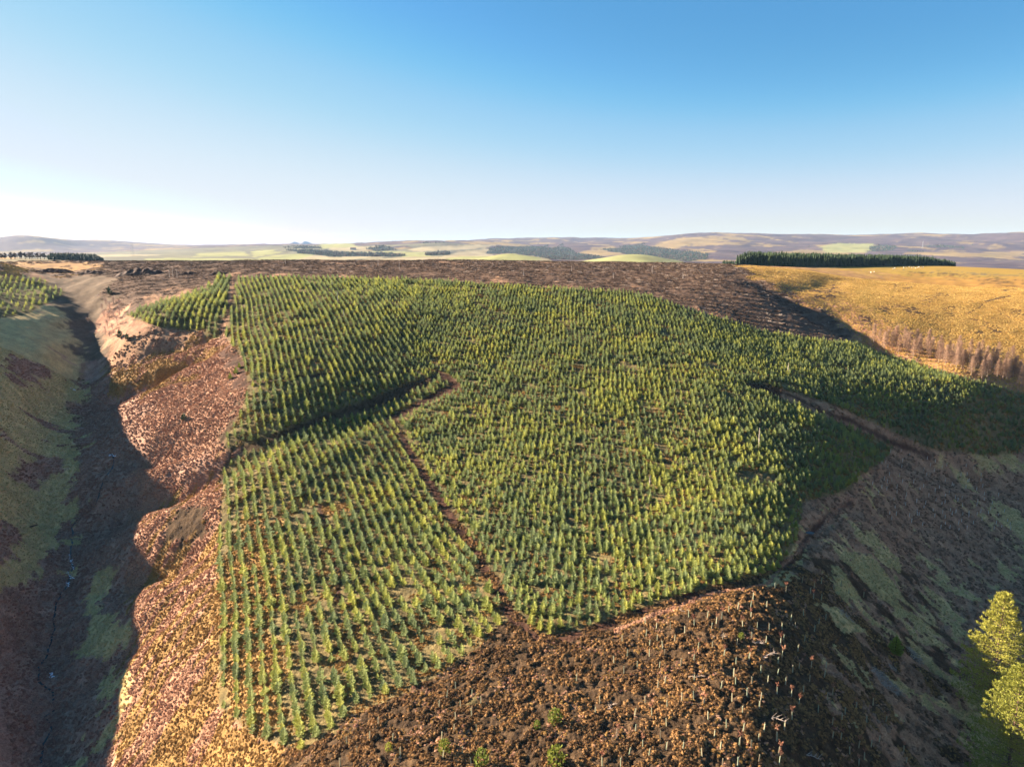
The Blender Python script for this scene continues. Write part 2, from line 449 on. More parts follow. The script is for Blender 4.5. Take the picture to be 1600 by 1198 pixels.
# near hill
paint('palegrass', [(-3000,430),(60,440),(120,520),(115,640),(125,760),(100,860),(60,930),(-3000,1000)])
paint('brackenshade', [(-3000,880),(40,880),(70,900),(110,820),(120,760),(135,600),(110,500),(90,470),(150,440),(165,470),(150,520),(190,600),(260,640),(240,760),(230,1000),(200,1300),(-3000,1300)])
paint('palegrass', [(60,560),(105,600),(95,680),(125,720),(115,770),(60,850),(40,900),(-40,930),(-400,930),(-400,560)])
paint('brackenshade', [(30,712),(85,715),(95,738),(60,755),(20,745)])
paint('brackenshade', [(10,565),(50,560),(90,585),(40,600)]); paint('brackenshade', [(-50,830),(30,820),(45,850),(-10,880),(-60,870)])
paint('palegrass', [(-40,560),(40,600),(70,640),(40,650),(-40,640)])
paint('greenpatch', [(100,590),(135,590),(135,630),(100,625)])
paint('palegrass', [(130,890),(165,895),(155,960),(180,975),(205,950),(215,980),(160,1030),(120,1015),(140,960)])
paint('palegrass', [(165,1050),(190,1040),(200,1080),(170,1110),(185,1140),(120,1200),(100,1200),(150,1130)])
# spurs
spur = [(165,520),(200,560),(215,600),(205,640),(225,700),(210,760),(205,830),(190,900),(195,1000),(185,1100),(170,1300),(560,1300),(420,1130),(355,1120),(350,720),(390,600),(380,540),(320,505),(210,500),(160,430),(190,430),(160,470),(145,500)]
paint('bracken', spur)
paint('tawny', [(200,1300),(240,1150),(290,1080),(335,1000),(340,860),(355,820),(360,1130),(480,1180),(480,1300)])
paint('tawny', [(210,930),(270,885),(340,860),(340,900),(280,930),(215,990)]); paint('tawny', [(198,1065),(220,1030),(270,1010),(280,1030),(230,1050)])
paint('tawny', [(205,600),(240,575),(300,555),(330,540),(330,560),(290,585),(215,620)])
paint('tawny', [(190,545),(210,530),(235,520),(200,555)]); paint('tawny', [(180,580),(250,550),(315,522),(330,530),(260,556),(190,590)])
paint('fell', [(150,425),(240,425),(230,470),(205,500),(180,470),(160,470)]); paint('dullshade', [(60,430),(175,430),(190,440),(172,480),(160,520),(165,560),(120,565),(90,480)])
paint('tawny', [(165,590),(190,575),(215,560),(200,600),(180,610)]); paint('brackenshade', [(175,610),(210,600),(225,640),(215,650),(190,640)])
paint('heather', [(205,520),(330,500),(330,520),(220,560),(190,550)]); paint('heathfront', [(275,805),(325,792),(340,825),(300,842),(270,855),(262,835)])
paint('brackenshade', [(240,760),(300,722),(365,695),(365,712),(300,742),(250,765)])
paint('soil', [(335,505),(350,500),(360,530),(385,560),(388,600),(375,605),(355,560)])
sx = XG * .92 - YG * .39; sy = XG * .39 + YG * .92
stk = fbm(sx / 4.5, sy / 17, 4, 1201)
mm = inpoly([(150,880),(352,700),(352,860),(350,1130),(480,1185),(480,1300),(120,1300)], PX, PY) & (RG < 260)
gold_ = stk + (PX - 285) / 420 + (PY - 1000) / 1500 > -.03
CLS[mm & gold_ & (CLS == names.index('bracken'))] = names.index('tawny')
CLS[mm & ~gold_ & (CLS == names.index('tawny'))] = names.index('bracken')
mp_ = inpoly([(-3000,430),(130,430),(150,700),(120,900),(-3000,1100)], PX, PY) & (RG < 420)
sl = fbm((XG * .5 - YG * .86) / 9, (XG * .86 + YG * .5) / 30, 4, 1210)
CLS[mp_ & (sl > .40) & (CLS == names.index('palegrass'))] = names.index('brackenshade')
CLS[mp_ & (sl < -.34) & (CLS == names.index('brackenshade'))] = names.index('palegrass')
# plateau and clearfell
fell = [(-50,405),(180,405),(500,404),(1160,408),(1180,425),(1210,440),(1260,470),(1340,535),(1200,522),(1080,480),(980,458),(700,440),(340,432),(330,445),(200,470),(160,460),(190,430),(100,428),(-50,428)]
paint('fell', fell, 250, 700)
paint('rough', [(0,412),(50,410),(150,411),(160,420),(100,425),(0,425)], 300)
paint('rough', [(1160,408),(1700,408),(1700,620),(1360,530),(1340,510),(1270,480),(1250,460),(1180,432),(1150,412)], 340, 700)
paint('pinkgrass', [(1180,430),(1230,432),(1290,470),(1330,480),(1370,500),(1420,520),(1600,580),(1700,600),(1700,640),(1450,580),(1350,535),(1280,490),(1230,458)], 300, 700)
paint('gold', [(1320,450),(1350,435),(1420,430),(1700,426),(1700,575),(1600,553),(1500,532),(1400,505),(1350,482),(1318,468)], 340, 700)
paint('goldgreen', [(1250,412),(1340,416),(1700,418),(1700,437),(1450,432),(1330,424)], 400, 700)
paint('goldgreen', [(1340,450),(1365,440),(1370,480),(1440,508),(1430,512),(1350,485)], 340, 700)
paint('heather', [(1285,455),(1300,448),(1310,455),(1290,462)], 340); paint('heather', [(1268,460),(1285,452),(1292,462),(1270,465)], 340)
for (x, y, w, h) in [(1410,450,30,1.6),(1460,466,26,2.2),(1395,478,22,3),(1430,485,22,4),(1380,484,14,3),(1480,487,30,1.5),(1530,505,24,2.5),(1590,490,26,1.5),
                     (1560,440,40,1.5),(1450,427,30,1.2),(1500,429,30,1.2),(1570,425,36,1.2),(1580,452,12,3),(1555,510,10,4),(1350,500,20,5),(1420,447,14,1)]:
    paint('heathfront', [(x-w,y),(x-w*.4,y-h),(x+w*.5,y-h*.8),(x+w,y),(x+w*.3,y+h),(x-w*.5,y+h*.7)], 340, 700)
line('heathfront', [(1515,490),(1540,472),(1560,466),(1580,462)], 1.2, 340)
paint('heathfront', [(1268,460),(1285,452),(1308,449),(1310,455),(1290,463),(1270,465)], 340)
line('pinkgrass', [(1180,432),(1240,452),(1262,468),(1300,478),(1335,496)], 1.5, 340)
# shaded right hand side
paint('heather', [(1380,700),(1500,710),(1700,700),(1700,1300),(1250,1300),(1230,880),(1330,780),(1350,740)])
for po in [[(1300,640),(1320,645),(1310,650)],
           [(1320,860),(1380,850),(1440,900),(1500,960),(1520,1010),(1460,990),(1400,950),(1330,900)],
           [(1480,870),(1520,900),(1560,960),(1500,930),(1440,880)],[(1535,790),(1590,800),(1700,850),(1700,900),(1560,840)],
           [(1420,825),(1460,840),(1480,860),(1440,850)],[(1500,780),(1560,800),(1580,830),(1530,810)],
           [(1420,1000),(1480,1030),(1560,1100),(1620,1200),(1540,1200),(1450,1100)],[(1250,930),(1330,960),(1380,1000),(1320,1000),(1260,960)],
           [(1270,775),(1300,770),(1310,790),(1280,800)],[(1180,900),(1240,870),(1260,890),(1200,925),(1150,930)],
           [(1000,960),(1050,970),(1060,1000),(1010,1000)],[(1080,940),(1150,935),(1170,955),(1110,965)],[(1500,710),(1560,700),(1590,720),(1530,740)]]:
    paint('palegrass', po)
for po in [[(1320,870),(1420,880),(1460,960),(1380,970),(1290,930)],[(1540,690),(1700,700),(1700,740),(1560,730)],[(1100,1060),(1160,1040),(1180,1080),(1120,1090)]]:
    paint('greenpatch', po)
st2 = fbm((XG * .5 + YG * .87) / 7 + .8 * fbm(XG / 8, YG / 8, 2, 1230), (XG * .87 - YG * .5) / 15, 6, 1220)
rs_ = inpoly([(1250,760),(1400,700),(1700,690),(1700,1300),(1330,1300),(1280,1000),(1200,900)], PX, PY) & (RG < 420)
CLS[rs_ & (st2 > .33) & (CLS == names.index('heather'))] = names.index('palegrass')
CLS[rs_ & (st2 < -.06) & np.isin(CLS, [names.index('palegrass'), names.index('greenpatch')])] = names.index('heather')
# heather in front
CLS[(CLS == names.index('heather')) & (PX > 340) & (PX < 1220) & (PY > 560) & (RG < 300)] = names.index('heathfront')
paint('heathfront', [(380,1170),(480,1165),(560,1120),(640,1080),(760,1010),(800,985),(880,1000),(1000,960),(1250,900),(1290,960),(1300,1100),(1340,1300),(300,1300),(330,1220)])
paint('tawny', [(300,1300),(330,1180),(400,1150),(440,1180),(400,1300)])

# plantation compartments (tree feet)
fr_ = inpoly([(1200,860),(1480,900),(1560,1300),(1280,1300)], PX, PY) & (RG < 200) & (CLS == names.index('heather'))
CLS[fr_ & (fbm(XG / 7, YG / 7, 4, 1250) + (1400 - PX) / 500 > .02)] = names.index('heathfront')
BLK_A = [(342,1105),(342,850),(350,740),(362,716),(480,668),(580,641),(655,610),(688,592),(706,604),(650,632),(606,650),(645,715),(700,805),(762,900),(795,968),(740,1005),(700,1040),(640,1075),(560,1100),(522,1130),(508,1150),(470,1172),(400,1150)]
BLK_BC = [(368,433),(480,433),(560,435),(660,438),(800,446),(1000,458),(1080,485),(1200,520),(1340,539),(1450,575),(1620,622),(1620,705),(1540,712),(1450,700),(1380,668),(1300,632),(1200,601),(1172,598),(1165,606),(1240,632),(1320,664),(1398,697),(1375,725),(1340,745),(1330,765),(1255,785),(1243,850),(1215,890),(1100,920),(1000,950),(900,985),(845,992),(812,960),(752,880),(684,780),(644,705),(620,662),(650,640),(716,606),(690,583),(640,598),(580,622),(500,650),(420,682),(352,702),(350,690),(378,640),(388,600),(380,560),(352,525),(362,480)]
BLK_D = [(338,433),(360,433),(354,480),(345,510),(310,517),(250,512),(196,492),(225,480),(300,458),(332,445)]
BLK_E = [(-60,432),(60,434),(104,458),(60,480),(40,492),(-60,505)]
BLK_F = [(318,512),(343,512),(343,528),(320,530)]
for b in (BLK_A, BLK_BC, BLK_D, BLK_E, BLK_F):
    paint('floor', b, raw=True)
paint('tawny', [(345,840),(420,790),(500,770),(560,790),(520,900),(440,980),(345,1000)], raw=False)
paint('floor', [(425,760),(720,690),(760,1100),(440,1160)])
paint('tawny', [(500,780),(560,783),(550,815),(505,820)]); paint('tawny', [(345,900),(440,880),(430,1130),(345,1110)])
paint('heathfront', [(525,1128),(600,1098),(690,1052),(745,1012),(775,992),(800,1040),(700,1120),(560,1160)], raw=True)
TRACKS = [([(612,652),(640,705),(690,785),(745,868),(790,945),(815,985)], (3, 5, 6.5, 8, 9.5, 11)),
          ([(682,580),(700,592),(712,604),(660,628),(605,654)], (3, 6, 7, 3, 3)),
          ([(368,432),(360,480),(347,520)], 2.2), ([(385,598),(470,590),(560,583),(650,579)], 1.6),
          ([(500,790),(515,850),(528,900),(530,940)], 3.2), ([(1160,598),(1240,622),(1320,655),(1400,692),(1450,712)], (1.2, 2.5, 3.5, 4.5, 5)),
          ([(620,447),(700,449),(780,452)], .9)]
for tr, w in TRACKS:
    line('soil', tr, w)
line('soil', [(1330,785),(1270,825),(1245,870),(1180,905),(1080,930),(950,975),(880,1000),(820,992)], (4,5,7,4,5,6,5,6))
line('bracken', [(1330,775),(1200,910),(1090,935),(960,985)], 2.5)

# colours from the cover map
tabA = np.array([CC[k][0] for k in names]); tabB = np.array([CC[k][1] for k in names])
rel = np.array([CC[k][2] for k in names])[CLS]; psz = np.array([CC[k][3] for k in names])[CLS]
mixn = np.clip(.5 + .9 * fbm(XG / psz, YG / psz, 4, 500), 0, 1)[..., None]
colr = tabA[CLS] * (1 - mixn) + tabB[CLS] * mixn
# mottling
v = 1 + .35 * fbm(XG / .8, YG / .8, 3, 600) * smooth(400, 120, RG) + .30 * fbm(XG / 5, YG / 5, 3, 610) * (RG < 700) + .40 * fbm(XG / 90, YG / 220, 5, 620) * (RG > 1200)
colr = np.clip(colr * v[..., None], .005, .8)
# blur class borders a little
def blur(a):
    b = a.copy()
    b[1:-1, 1:-1] = (a[1:-1, 1:-1] * 4 + a[:-2, 1:-1] + a[2:, 1:-1] + a[1:-1, :-2] + a[1:-1, 2:]) / 8
    return b
colr = blur(colr)
rel = blur(rel)

# small relief: tussocks and clumps
near2 = smooth(520, 250, RG) * smooth(30, 60, RG)
n1 = fbm(XG / 3.1, YG / 3.1, 2, 700); n2 = fbm(XG / 1.1, YG / 1.1, 2, 710); n3 = noise(XG / .5, YG / .5, 720)
ZG += near2 * rel * (.26 * n1 + .22 * n2 + .08 * n3)
rill = fbm(YG / 7 + .6 * noise(XG / 15, YG / 15, 740), XG / 26, 4, 741)
ZG += (.75 * smooth(-48, -75, XG) + .4 * smooth(42, 62, XG) * (YG < 260)) * rill * near2
fellm = (CLS == names.index('fell'))
ZG += fellm * .35 * np.abs(fbm(XG / 2.5, YG / 2.0, 2, 733))

# ------------------------------------------------------------------ object helpers
def finish(o, label=None, cat=None, group=None, kind=None):
    if label: o['label'] = label
    if cat: o['category'] = cat
    if group: o['group'] = group
    if kind: o['kind'] = kind
    return o

def mesh_from(name, v, f, mat, smoothed=False):
    me = bpy.data.meshes.new(name)
    me.from_pydata([tuple(p) for p in v], [], f)
    me.materials.append(mat)
    if smoothed:
        me.polygons.foreach_set('use_smooth', [True] * len(me.polygons))
    me.update()
    return me

def place(name, me, parent=None, loc=(0, 0, 0), rot=(0, 0, 0), scale=(1, 1, 1), link=COL):
    o = bpy.data.objects.new(name, me)
    link.objects.link(o)
    o.parent = parent
    o.location, o.rotation_euler, o.scale = loc, rot, scale
    return o

def thing(name, loc, label, cat, group=None, rz=0, s=1):
    o = bpy.data.objects.new(name, None)
    COL.objects.link(o)
    o.location = loc; o.rotation_euler = (0, 0, rz); o.scale = (s, s, s)
    o.empty_display_size = .3
    return finish(o, label, cat, group)

def dup(root, loc, rz, s, label, group, link=COL):
    r = root.copy(); link.objects.link(r)
    r.location = loc; r.rotation_euler = (0, 0, rz); r.scale = (s, s, s)
    r['label'] = label
    if group: r['group'] = group
    for ch in list(root.children):
        c = ch.copy(); link.objects.link(c); c.parent = r
        for g in list(ch.children):
            k = g.copy(); link.objects.link(k); k.parent = c
    return r

# ------------------------------------------------------------------ materials
def new_mat(name):
    m = bpy.data.materials.new(name)
    m.use_nodes = True
    nt = m.node_tree
    return m, nt, nt.nodes['Principled BSDF'], nt.nodes['Material Output']

def ground_material():
    m, nt, p, out = new_mat('ground_cover')
    at = nt.nodes.new('ShaderNodeAttribute'); at.attribute_name = 'cover'
    rl = nt.nodes.new('ShaderNodeAttribute'); rl.attribute_name = 'relief'
    ge = nt.nodes.new('ShaderNodeNewGeometry')
    n1 = nt.nodes.new('ShaderNodeTexNoise'); n1.inputs['Scale'].default_value = 3.0; n1.inputs['Detail'].default_value = 5; n1.inputs['Roughness'].default_value = .65
    n2 = nt.nodes.new('ShaderNodeTexNoise'); n2.inputs['Scale'].default_value = .45; n2.inputs['Detail'].default_value = 4
    nt.links.new(ge.outputs['Position'], n1.inputs['Vector']); nt.links.new(ge.outputs['Position'], n2.inputs['Vector'])
    mr = nt.nodes.new('ShaderNodeMapRange'); mr.inputs['From Min'].default_value = .3; mr.inputs['From Max'].default_value = .7
    mr.inputs['To Min'].default_value = .55; mr.inputs['To Max'].default_value = 1.45
    nt.links.new(n1.outputs['Fac'], mr.inputs['Value'])
    mr2 = nt.nodes.new('ShaderNodeMapRange'); mr2.inputs['From Min'].default_value = .3; mr2.inputs['From Max'].default_value = .7
    mr2.inputs['To Min'].default_value = .8; mr2.inputs['To Max'].default_value = 1.2
    nt.links.new(n2.outputs['Fac'], mr2.inputs['Value'])
    mu = nt.nodes.new('ShaderNodeMath'); mu.operation = 'MULTIPLY'
    nt.links.new(mr.outputs[0], mu.inputs[0]); nt.links.new(mr2.outputs[0], mu.inputs[1])
    # full variation on rough cover, little on fields
    mv = nt.nodes.new('ShaderNodeMix'); mv.data_type = 'FLOAT'; mv.inputs[2].default_value = 1.0
    nt.links.new(rl.outputs['Fac'], mv.inputs[0]); nt.links.new(mu.outputs[0], mv.inputs[3])
    vm = nt.nodes.new('ShaderNodeVectorMath'); vm.operation = 'SCALE'
    nt.links.new(at.outputs['Color'], vm.inputs[0]); nt.links.new(mv.outputs[0], vm.inputs['Scale'])
    nt.links.new(vm.outputs[0], p.inputs['Base Color'])
    bp = nt.nodes.new('ShaderNodeBump'); bp.inputs['Distance'].default_value = .35
    nt.links.new(rl.outputs['Fac'], bp.inputs['Strength']); nt.links.new(n1.outputs['Fac'], bp.inputs['Height'])
    nt.links.new(bp.outputs[0], p.inputs['Normal'])
    p.inputs['Roughness'].default_value = .95
    p.inputs['Specular IOR Level'].default_value = .08
    return m

def leaf_material(name, ca_, cb_, patch=.03, rnd=.35, trans=.25, cc_=None):
    """foliage: hue drifts with the place the plant stands on, brightness with the single plant"""
    m, nt, p, out = new_mat(name)
    oi = nt.nodes.new('ShaderNodeObjectInfo')
    ns = nt.nodes.new('ShaderNodeTexNoise'); ns.inputs['Scale'].default_value = patch; ns.inputs['Detail'].default_value = 3
    nt.links.new(oi.outputs['Location'], ns.inputs['Vector'])
    ad = nt.nodes.new('ShaderNodeMath'); ad.operation = 'MULTIPLY_ADD'; ad.inputs[1].default_value = rnd; ad.inputs[2].default_value = -rnd / 2
    nt.links.new(oi.outputs['Random'], ad.inputs[0])
    sm = nt.nodes.new('ShaderNodeMath'); sm.operation = 'ADD'
    nt.links.new(ad.outputs[0], sm.inputs[0]); nt.links.new(ns.outputs['Fac'], sm.inputs[1])
    rp = nt.nodes.new('ShaderNodeValToRGB')
    e = rp.color_ramp.elements
    e[0].position = .32; e[0].color = (*ca_, 1)
    e[1].position = .72; e[1].color = (*cb_, 1)
    if cc_:
        k = rp.color_ramp.elements.new(.52); k.color = (*cc_, 1)
    nt.links.new(sm.outputs[0], rp.inputs[0])
    ge = nt.nodes.new('ShaderNodeNewGeometry')
    n2 = nt.nodes.new('ShaderNodeTexNoise'); n2.inputs['Scale'].default_value = 4.0
    nt.links.new(ge.outputs['Position'], n2.inputs['Vector'])
    mr = nt.nodes.new('ShaderNodeMapRange'); mr.inputs['From Min'].default_value = .3; mr.inputs['From Max'].default_value = .7
    mr.inputs['To Min'].default_value = .7; mr.inputs['To Max'].default_value = 1.3
    nt.links.new(n2.outputs['Fac'], mr.inputs['Value'])
    vm = nt.nodes.new('ShaderNodeVectorMath'); vm.operation = 'SCALE'
    nt.links.new(rp.outputs[0], vm.inputs[0]); nt.links.new(mr.outputs[0], vm.inputs['Scale'])
    nt.links.new(vm.outputs[0], p.inputs['Base Color'])
    p.inputs['Roughness'].default_value = .75
    p.inputs['Specular IOR Level'].default_value = .15
    if trans > 0:
        tr = nt.nodes.new('ShaderNodeBsdfTranslucent')
        nt.links.new(vm.outputs[0], tr.inputs['Color'])
        mx = nt.nodes.new('ShaderNodeMixShader'); mx.inputs[0].default_value = trans
        nt.links.new(p.outputs[0], mx.inputs[1]); nt.links.new(tr.outputs[0], mx.inputs[2])
        nt.links.new(mx.outputs[0], out.inputs['Surface'])
    return m

def plain_material(name, col, var=.35, scale=3.0, rough=.9, bump=.1):
    m, nt, p, out = new_mat(name)
    ge = nt.nodes.new('ShaderNodeNewGeometry')
    n1 = nt.nodes.new('ShaderNodeTexNoise'); n1.inputs['Scale'].default_value = scale; n1.inputs['Detail'].default_value = 4
    nt.links.new(ge.outputs['Position'], n1.inputs['Vector'])
    mr = nt.nodes.new('ShaderNodeMapRange'); mr.inputs['From Min'].default_value = .3; mr.inputs['From Max'].default_value = .7
    mr.inputs['To Min'].default_value = 1 - var; mr.inputs['To Max'].default_value = 1 + var
    nt.links.new(n1.outputs['Fac'], mr.inputs['Value'])
    vm = nt.nodes.new('ShaderNodeVectorMath'); vm.operation = 'SCALE'; vm.inputs[0].default_value = col
    nt.links.new(mr.outputs[0], vm.inputs['Scale']); nt.links.new(vm.outputs[0], p.inputs['Base Color'])
    bp = nt.nodes.new('ShaderNodeBump'); bp.inputs['Distance'].default_value = bump; bp.inputs['Strength'].default_value = .5
    nt.links.new(n1.outputs['Fac'], bp.inputs['Height']); nt.links.new(bp.outputs[0], p.inputs['Normal'])
    p.inputs['Roughness'].default_value = rough
    p.inputs['Specular IOR Level'].default_value = .15
    return m

M_ground = ground_material()
M_spruce = leaf_material('spruce_needles', (.24,.29,.13), (.46,.46,.11), patch=.06, rnd=.4, trans=.5, cc_=(.33,.37,.12))
M_farspruce = leaf_material('far_conifer_needles', (.025,.045,.022), (.05,.075,.028), patch=.02, rnd=.4, trans=.15)
M_bark = plain_material('young_bark', (.13,.085,.055), scale=8)
M_heather = leaf_material('heather_tips', (.10,.055,.026), (.36,.20,.075), patch=.12, rnd=.6, trans=.15)
M_heathershade = leaf_material('shade_heather_tips', (.20,.11,.06), (.38,.22,.13), patch=.12, rnd=.6, trans=.1)  # heather_tips for the shaded slope, colour lightened in place of fill light
M_bracken = leaf_material('dead_bracken', (.36,.18,.105), (.54,.32,.19), patch=.10, rnd=.5, trans=.2)
M_brackenshade = leaf_material('shade_bracken', (.28,.14,.09), (.42,.24,.155), patch=.10, rnd=.5, trans=.2)  # dead_bracken again, coloured for the shaded valley
M_tawny = leaf_material('tawny_grass', (.30,.165,.05), (.46,.28,.09), patch=.12, rnd=.5, trans=.25)
M_pale = leaf_material('pale_grass', (.48,.36,.15), (.64,.50,.22), patch=.12, rnd=.5, trans=.25)  # brightened so the colour makes up for weak light on shaded slopes
M_brash = plain_material('weathered_brash', (.20,.135,.09), scale=4, var=.5)
M_brashpale = plain_material('bleached_wood', (.42,.33,.26), scale=5, var=.3)
M_brashdk = plain_material('dark_brash', (.06,.036,.024), scale=4, var=.5)

# ------------------------------------------------------------------ the ground as one sheet
def build_ground():
    co = np.stack([XG, YG, ZG], -1).reshape(-1, 3)
    idx = np.arange(NA * NR).reshape(NA, NR)
    q = np.stack([idx[:-1, :-1], idx[:-1, 1:], idx[1:, 1:], idx[1:, :-1]], -1).reshape(-1, 4)
    me = bpy.data.meshes.new('ground')
    me.vertices.add(len(co)); me.vertices.foreach_set('co', co.ravel().astype(np.float32))
    me.loops.add(len(q) * 4); me.loops.foreach_set('vertex_index', q.ravel().astype(np.int32))
    me.polygons.add(len(q))
    me.polygons.foreach_set('loop_start', np.arange(0, len(q) * 4, 4, dtype=np.int32))
    me.polygons.foreach_set('use_smooth', np.ones(len(q), bool))
    me.update(calc_edges=True)
    ca_ = me.attributes.new('cover', 'FLOAT_COLOR', 'POINT')
    rgba = np.concatenate([colr.reshape(-1, 3), np.ones((NA * NR, 1))], 1)
    ca_.data.foreach_set('color', rgba.ravel().astype(np.float32))
    rb = me.attributes.new('relief', 'FLOAT', 'POINT')
    rb.data.foreach_set('value', np.clip(rel * smooth(900, 300, RG) + .15, 0, 1).ravel().astype(np.float32))
    me.materials.append(M_ground)
    o = place('ground', me)
    # faces point up?
    if me.polygons[len(me.polygons) // 2].normal.z < 0:
        me.flip_normals()
    return finish(o, kind='structure')
build_ground()

# ------------------------------------------------------------------ scattered stuff: geometry nodes, one object per kind of cover
def scatter(name, protos, P, S, rot, label=None, cat=None, pick=None):
    """P positions, S scales, rot euler angles; instances the prototypes on the points"""
    coll = bpy.data.collections.new(name + '_sources')
    for k, pm in enumerate(protos):
        o = bpy.data.objects.new('%s_source_%d' % (name, k), pm)
        coll.objects.link(o)
    me = bpy.data.meshes.new(name)
    me.vertices.add(len(P)); me.vertices.foreach_set('co', np.asarray(P, np.float32).ravel())
    a = me.attributes.new('size', 'FLOAT_VECTOR', 'POINT'); a.data.foreach_set('vector', np.asarray(S, np.float32).ravel())
    b = me.attributes.new('turn', 'FLOAT_VECTOR', 'POINT'); b.data.foreach_set('vector', np.asarray(rot, np.float32).ravel())
    c = me.attributes.new('pick', 'INT', 'POINT')
    if pick is None:
        pick = rng.integers(0, len(protos), len(P))
    c.data.foreach_set('value', np.asarray(pick, np.int32))
    ng = bpy.data.node_groups.new(name + '_nodes', 'GeometryNodeTree')
    ng.interface.new_socket('Geometry', in_out='INPUT', socket_type='NodeSocketGeometry')
    ng.interface.new_socket('Geometry', in_out='OUTPUT', socket_type='NodeSocketGeometry')
    N = ng.nodes.new; L = ng.links.new
    gi, go = N('NodeGroupInput'), N('NodeGroupOutput')
    mp = N('GeometryNodeMeshToPoints')
    ci = N('GeometryNodeCollectionInfo'); ci.inputs['Collection'].default_value = coll
    ci.inputs['Separate Children'].default_value = True; ci.inputs['Reset Children'].default_value = True
    io = N('GeometryNodeInstanceOnPoints'); io.inputs['Pick Instance'].default_value = True
    def attr(nm, dt):
        q = N('GeometryNodeInputNamedAttribute'); q.data_type = dt; q.inputs['Name'].default_value = nm
        return q.outputs[0]
    L(gi.outputs[0], mp.inputs[0]); L(mp.outputs[0], io.inputs['Points']); L(ci.outputs[0], io.inputs['Instance'])
    L(attr('size', 'FLOAT_VECTOR'), io.inputs['Scale']); L(attr('pick', 'INT'), io.inputs['Instance Index'])
    er = N('FunctionNodeEulerToRotation'); L(attr('turn', 'FLOAT_VECTOR'), er.inputs[0]); L(er.outputs[0], io.inputs['Rotation'])
    L(io.outputs[0], go.inputs[0])
    o = place(name, me)
    md = o.modifiers.new('scatter', 'NODES'); md.node_group = ng
    return finish(o, label, cat, kind='stuff')

# ------------------------------------------------------------------ plant meshes
def spruce_mesh(rs, H=1.0, Rb=.33, nw=10, nb=7):
    """young spruce of unit height; whorls of up-swept branches with side twigs"""
    v, f = [], []
    def kite(p, d, L, w, up, sag):
        d = d / np.linalg.norm(d)
        s = np.cross(d, up); s /= np.linalg.norm(s) + 1e-9
        nrm = np.cross(s, d)
        i = len(v)
        mid = p + d * L * .5
        v.extend([p, mid + s * w - nrm * sag, p + d * L, mid - s * w - nrm * sag, mid + nrm * sag * .6])
        f.extend([(i, i+1, i+4), (i+4, i+1, i+2), (i, i+4, i+3), (i+4, i+2, i+3)])
    up = np.array([0, 0, 1.0])
    for k in range(nw):
        t = (k + .3) / nw
        h = H * (.05 + .87 * t)
        rad = Rb * H * (1 - t) ** .78 * rs.uniform(.85, 1.15) + .03
        nbk = max(4, int(nb * (1 - t * .35)))
        a0 = rs.uniform(0, 6.28)
        for b in range(nbk):
            a = a0 + b * 2 * math.pi / nbk + rs.normal(0, .18)
            L = rad * rs.uniform(.6, 1.25)
            rise = .18 + .5 * t + rs.normal(0, .08)
            d = np.array([math.cos(a), math.sin(a), rise])
            hh = h + rs.normal(0, .012) * H
            p = np.array([0, 0, hh])
            kite(p, d, L, L * .25 + .014, up, L * .05)
            dn = d / np.linalg.norm(d)
            for sgn in (-1, 1):
                a2 = a + sgn * rs.uniform(.5, .8)
                d2 = np.array([math.cos(a2), math.sin(a2), rise + .05])
                kite(p + dn * L * rs.uniform(.35, .5), d2, L * .55, L * .15 + .010, up, L * .03)
    # leader
    i = len(v)
    for j in range(3):
        a = j * 2.094
        v.append(np.array([.012 * math.cos(a), .012 * math.sin(a), H * .86]))
    v.append(np.array([rs.normal(0, .01), rs.normal(0, .01), H * 1.03]))
    f.extend([(i, i+1, i+3), (i+1, i+2, i+3), (i+2, i, i+3)])
    for b in range(4):
        a = rs.uniform(0, 6.28)
        kite(np.array([0, 0, H * .93]), np.array([math.cos(a), math.sin(a), 1.0]), .06, .012, up, .003)
    return v, f

def tube(v, f, p0, p1, r0, r1, k=5, cap=True):
    p0, p1 = np.array(p0, float), np.array(p1, float)
    d = p1 - p0; d /= np.linalg.norm(d) + 1e-9
    a = np.cross(d, [0, 0, 1.0] if abs(d[2]) < .9 else [1.0, 0, 0]); a /= np.linalg.norm(a)
    b = np.cross(d, a)
    i = len(v)
    for p, r in ((p0, r0), (p1, r1)):
        for j in range(k):
            t = j * 2 * math.pi / k
            v.append(p + (a * math.cos(t) + b * math.sin(t)) * r)
    for j in range(k):
        j2 = (j + 1) % k
        f.append((i+j, i+j2, i+k+j2, i+k+j))
    if cap:
        f.append(tuple(i+k+j for j in range(k)))

def trunk_mesh(name, H, r0, r1, mat, bend=.02, rs=rng, n=3, k=6):
    v, f = [], []
    p = np.array([0, 0, -.25])
    for s in range(n):
        q = np.array([rs.normal(0, bend) * H / n, rs.normal(0, bend) * H / n, H * (s + 1) / n])
        ra = r0 + (r1 - r0) * s / n; rb = r0 + (r1 - r0) * (s + 1) / n
        tube(v, f, p, q, ra, rb, k, s == n - 1)
        p = q
    return mesh_from(name, v, f, mat, True)

